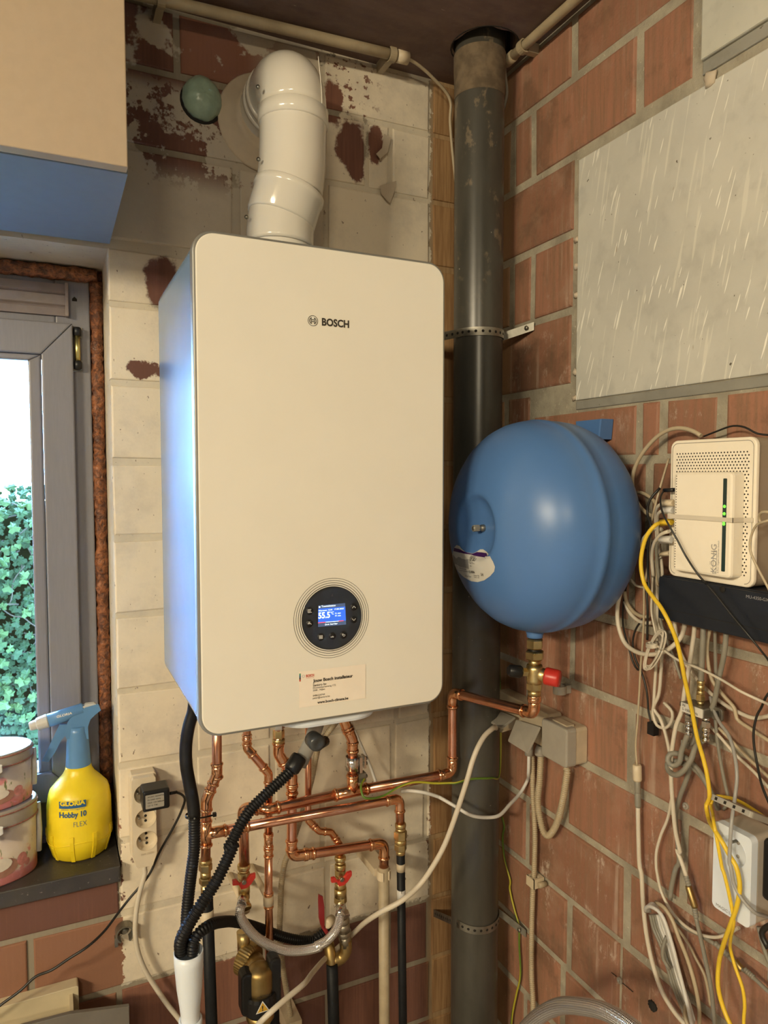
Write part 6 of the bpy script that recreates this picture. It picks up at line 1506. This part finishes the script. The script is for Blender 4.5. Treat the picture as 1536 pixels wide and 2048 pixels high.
part('ear_slot', MB().prism(rrect(.005, .011, .002, 3, su1+.011, (szt+szb)/2+.001), (XR, 0, 0), RU, RV, RN, .0395, .0406), M_hole, sp_)
part('earth_screw', MB().lathe(V((XR-.043, -su0, (szt+szb)/2)), -RU, [(0, .004), (.004, .004), (.004, .006), (.008, .006), (.009, .003)], 12), M_steel, sp_)
part('wall_foot', MB().box((su0+.006, szb+.004, .001), (su1-.006, szt-.004, .0295), (RU, RV, RN), (XR, 0, 0)), M_steel, sp_)
for u_, z_, dz_ in ((su0+.6*(su1-su0), szt, 1), (su0+.12*(su1-su0), szb, -1), (su0+.85*(su1-su0), szb, -1)):
    b = V((XR-.043, -u_, z_)); t = V((0, 0, dz_))
    e = brass_stack(sp_, b, t, [('cyl', .006, .0048), ('hex', .010, .0068), ('ring', .006, .0058), ('cyl', .010, .0052), ('ring', .005, .0058)], 'connector', M_chrome if dz_ < 0 else M_brass)
    if dz_ > 0:
        cable('coax_lead', [e-V((0, 0, .004)), e+V((0, -.001, .03))]+pts('B 945,720,.043 945,650,.04', 'r', .04), .0042, M_grc, 'grey coax from the box into the top of the splitter', n=10)
    elif u_ < (su0+su1)/2:
        cable('coax_lead', [e+V((0, 0, .004))]+pts('C 745,470,.045 725,570,.046 665,600,.05 618,555,.055 640,495,.05 710,490,.04 800,540,.03 900,640,.025 960,740,.02 1030,870,.018 1080,1000,.012', 'r', .04), .0042, M_grc, 'grey coax from splitter left outlet curling into a small loop', n=10)
    else:
        cable('coax_lead', [e+V((0, 0, .004))]+pts('C 880,420,.045 830,550,.05 760,650,.055 690,685,.055 630,650,.05 615,590,.045 660,555,.038 740,575,.03 850,620,.025 950,725,.02 1020,860,.015', 'r', .04), .0042, M_grc, 'grey coax from splitter right outlet curling into a wider loop', n=10)
# dangling ring-shaped clip behind the splitter
mb = MB(); q = atR(1378, 1469, .018); R = [q+RU*(.010*math.cos(t_))+RV*(.015*math.sin(t_)) for t_ in [math.radians(-120+260*i/14) for i in range(15)]]
mb.tube(R, .0035, 8); mb.box((-.012, -.022, -.017), (.004, -.012, .004), (RU, RV, RN), q)
single('cable_clip', mb, M_gbox, 'open grey cable clip on the brick below the splitter', 'clip')
# white cable hank at the bottom right
hk2 = thing('cable_hank', 'long hank of white network cable hanging at the bottom right', 'cable', tuple(atR(1390, 2035, .03)))
rnd = random.Random(9)
for i in range(5):
    o = i*15; P = pts('D %d,%d,.03 %d,%d,.04 %d,%d,.048 %d,%d,.05 %d,%d,.05 %d,%d,.05 %d,%d,.05 %d,%d,.045' % (455+o*.2, 560-o*.3, 440+o*.5, 525-o*.2, 490+o*.5, 495+o*.1, 545+o*1.1, 570, 620+o*1.2, 780, 700+o*1.2, 1080, 790+o*.9, 1360, 850+o*.7, 1580), 'r', .045)
    for p in P: p.x -= .003*i
    part('strand', MB().tube(spline(P, .006), .0030, 8), M_whc2, hk2)
for i in range(5):
    o = i*22; P = pts('D %d,590 %d,720 %d,880 %d,1050 %d,1250 %d,1420 %d,1560' % (460+o, 490+o*1.05, 560+o, 610+o, 670+o, 740+o*.9, 800+o*.7), 'r', .022)
    part('strand', MB().tube(spline(P, .006), .0030, 8), M_grc if i < 3 else M_whc2, hk2)
part('strand', MB().tube(spline(pts('D 610,790,.04 575,900,.045 580,1000,.045 640,1090,.04', 'r', .04), .006), .0030, 8), M_grc, hk2)
part('strand', MB().tube(spline(pts('D 510,480,.04 590,530,.045 660,640,.045 720,800,.045 800,1000,.04 860,1200,.04 900,1400,.035 910,1600,.03', 'r', .04), .006), .0032, 8), M_bgc, hk2)
part('strand', MB().tube(spline(pts('D 800,1380,.05 775,1460,.05 790,1560,.05 820,1640,.05', 'r', .05), .006), .0032, 8), M_bgc, hk2)

# powerline adapter with its socket flap
pa = thing('powerline_adapter', 'white plug-in powerline adapter with built-in socket at the lower right', 'adapter', tuple(atR(1470, 1850, .05)))
dp = .088; pu0, pu1 = px2u(1426, 1720, dp), px2u(1503, 1720, dp); pz1, pz0 = atR(1429, 1640, dp).z, atR(1426, 1812, dp).z
uc, zc2 = px2u(1465, 1703, dp), atR(1465, 1703, dp).z; rr = (pu1-pu0)*.36
part('face', holed_plate(rrect(pu1-pu0, pz1-pz0, .007, 5, (pu0+pu1)/2, (pz0+pz1)/2), [(uc, zc2, rr)], (XR, 0, 0), RU, RV, RN, dp-.012, dp), M_daywhite, pa)
part('body', MB().prism(rrect(pu1-pu0-.001, pz1-pz0-.001, .007, 5, (pu0+pu1)/2, (pz0+pz1)/2), (XR, 0, 0), RU, RV, RN, .034, dp-.0125, .002), M('taupe_body', (.42, .36, .29), .4), pa)
uc, zc2 = px2u(1465, 1703, dp), atR(1465, 1703, dp).z; q = V((XR-dp, -uc, zc2)); rr = (pu1-pu0)*.36
part('socket_bowl', MB().lathe(q-RN*.012, RN, [(.0121, rr), (.0125, rr*.985), (.012, rr*.95), (.0015, rr*.9), (.0008, rr*.84), (.0008, .0003)], 40, False), M_daywhite, pa)
for dz_ in (-.0095, .0095): part('socket_hole', MB().lathe(q-RN*.0112+RV*dz_, RN, [(0, .0026), (.0007, .0026), (.0008, .0002)], 12), M_gbox, pa)
part('earth_pin', MB().lathe(q-RN*.0112+RU*-.002+RV*.012, RN, [(0, .002), (.011, .002), (.012, .001)], 10), M_steel, pa)
a = onp(1428, 1814, 0, XR-dp-.0004); part('lettering', text_mb('MAGIC LAN', a+RV*.004+RU*.003, RU, RV, .0062), M_greyink, pa)
ws = thing('wall_socket', 'grey wall socket with hinged flap raised above the white adapter', 'socket', tuple(atR(1470, 1640)))
part('body', MB().prism(rrect(pu1-pu0+.012, .085, .006, 3, (pu0+pu1)/2+.012, pz1-.055), (XR, 0, 0), RU, RV, RN, .001, .033, .002), M_gbox, ws)
f0, f1, f2, f3 = onp(1421, 1592, 0, XR-.105), onp(1504, 1630, 0, XR-.100), onp(1560, 1655, 0, XR-.035), onp(1470, 1610, 0, XR-.035)
nrm = (f1-f0).cross(f3-f0).normalized(); nrm = nrm if nrm.z > 0 else -nrm
fu = (f1-f0).normalized(); fv = nrm.cross(fu); fv = fv if fv.dot(f3-f0) > 0 else -fv
wF = (f1-f0).length
mb = MB(); mb.prism(rrect(wF, .070, .004, 3, wF/2, .035), f0, fu, fv, fu.cross(fv), -.004, .004, .001); part('flap', mb, M_gbox, ws, 'grey hinged flap')
for k in range(4): part('flap_slot', MB().box((wF*(.12+.22*k), -.0012, -.002), (wF*(.17+.22*k), .001, .002), (fu, fv, fu.cross(fv)), f0), M_hole, ws)
bpq = thing('mains_plug', 'black mains plug pushed in at the right edge by the adapter', 'plug', tuple(atR(1525, 1760, .05)))
uk0 = px2u(1513, 1740, .07); part('body', MB().prism(rrect(.06, .085, .008, 4, uk0+.032, atR(1513, 1735, .07).z), (XR, 0, 0), RU, RV, RN, .003, .065, .006), M_black, bpq)
part('cord', MB().tube(spline([V((XR-.03, -uk0-.02, atR(1513, 1735, .07).z-.03)), V((XR-.03, -uk0-.022, atR(1513, 1735, .07).z-.06))]+pts('D 1480,760,.03 1540,900,.03', 'r', .03)), .004, 10), M_blc, bpq)
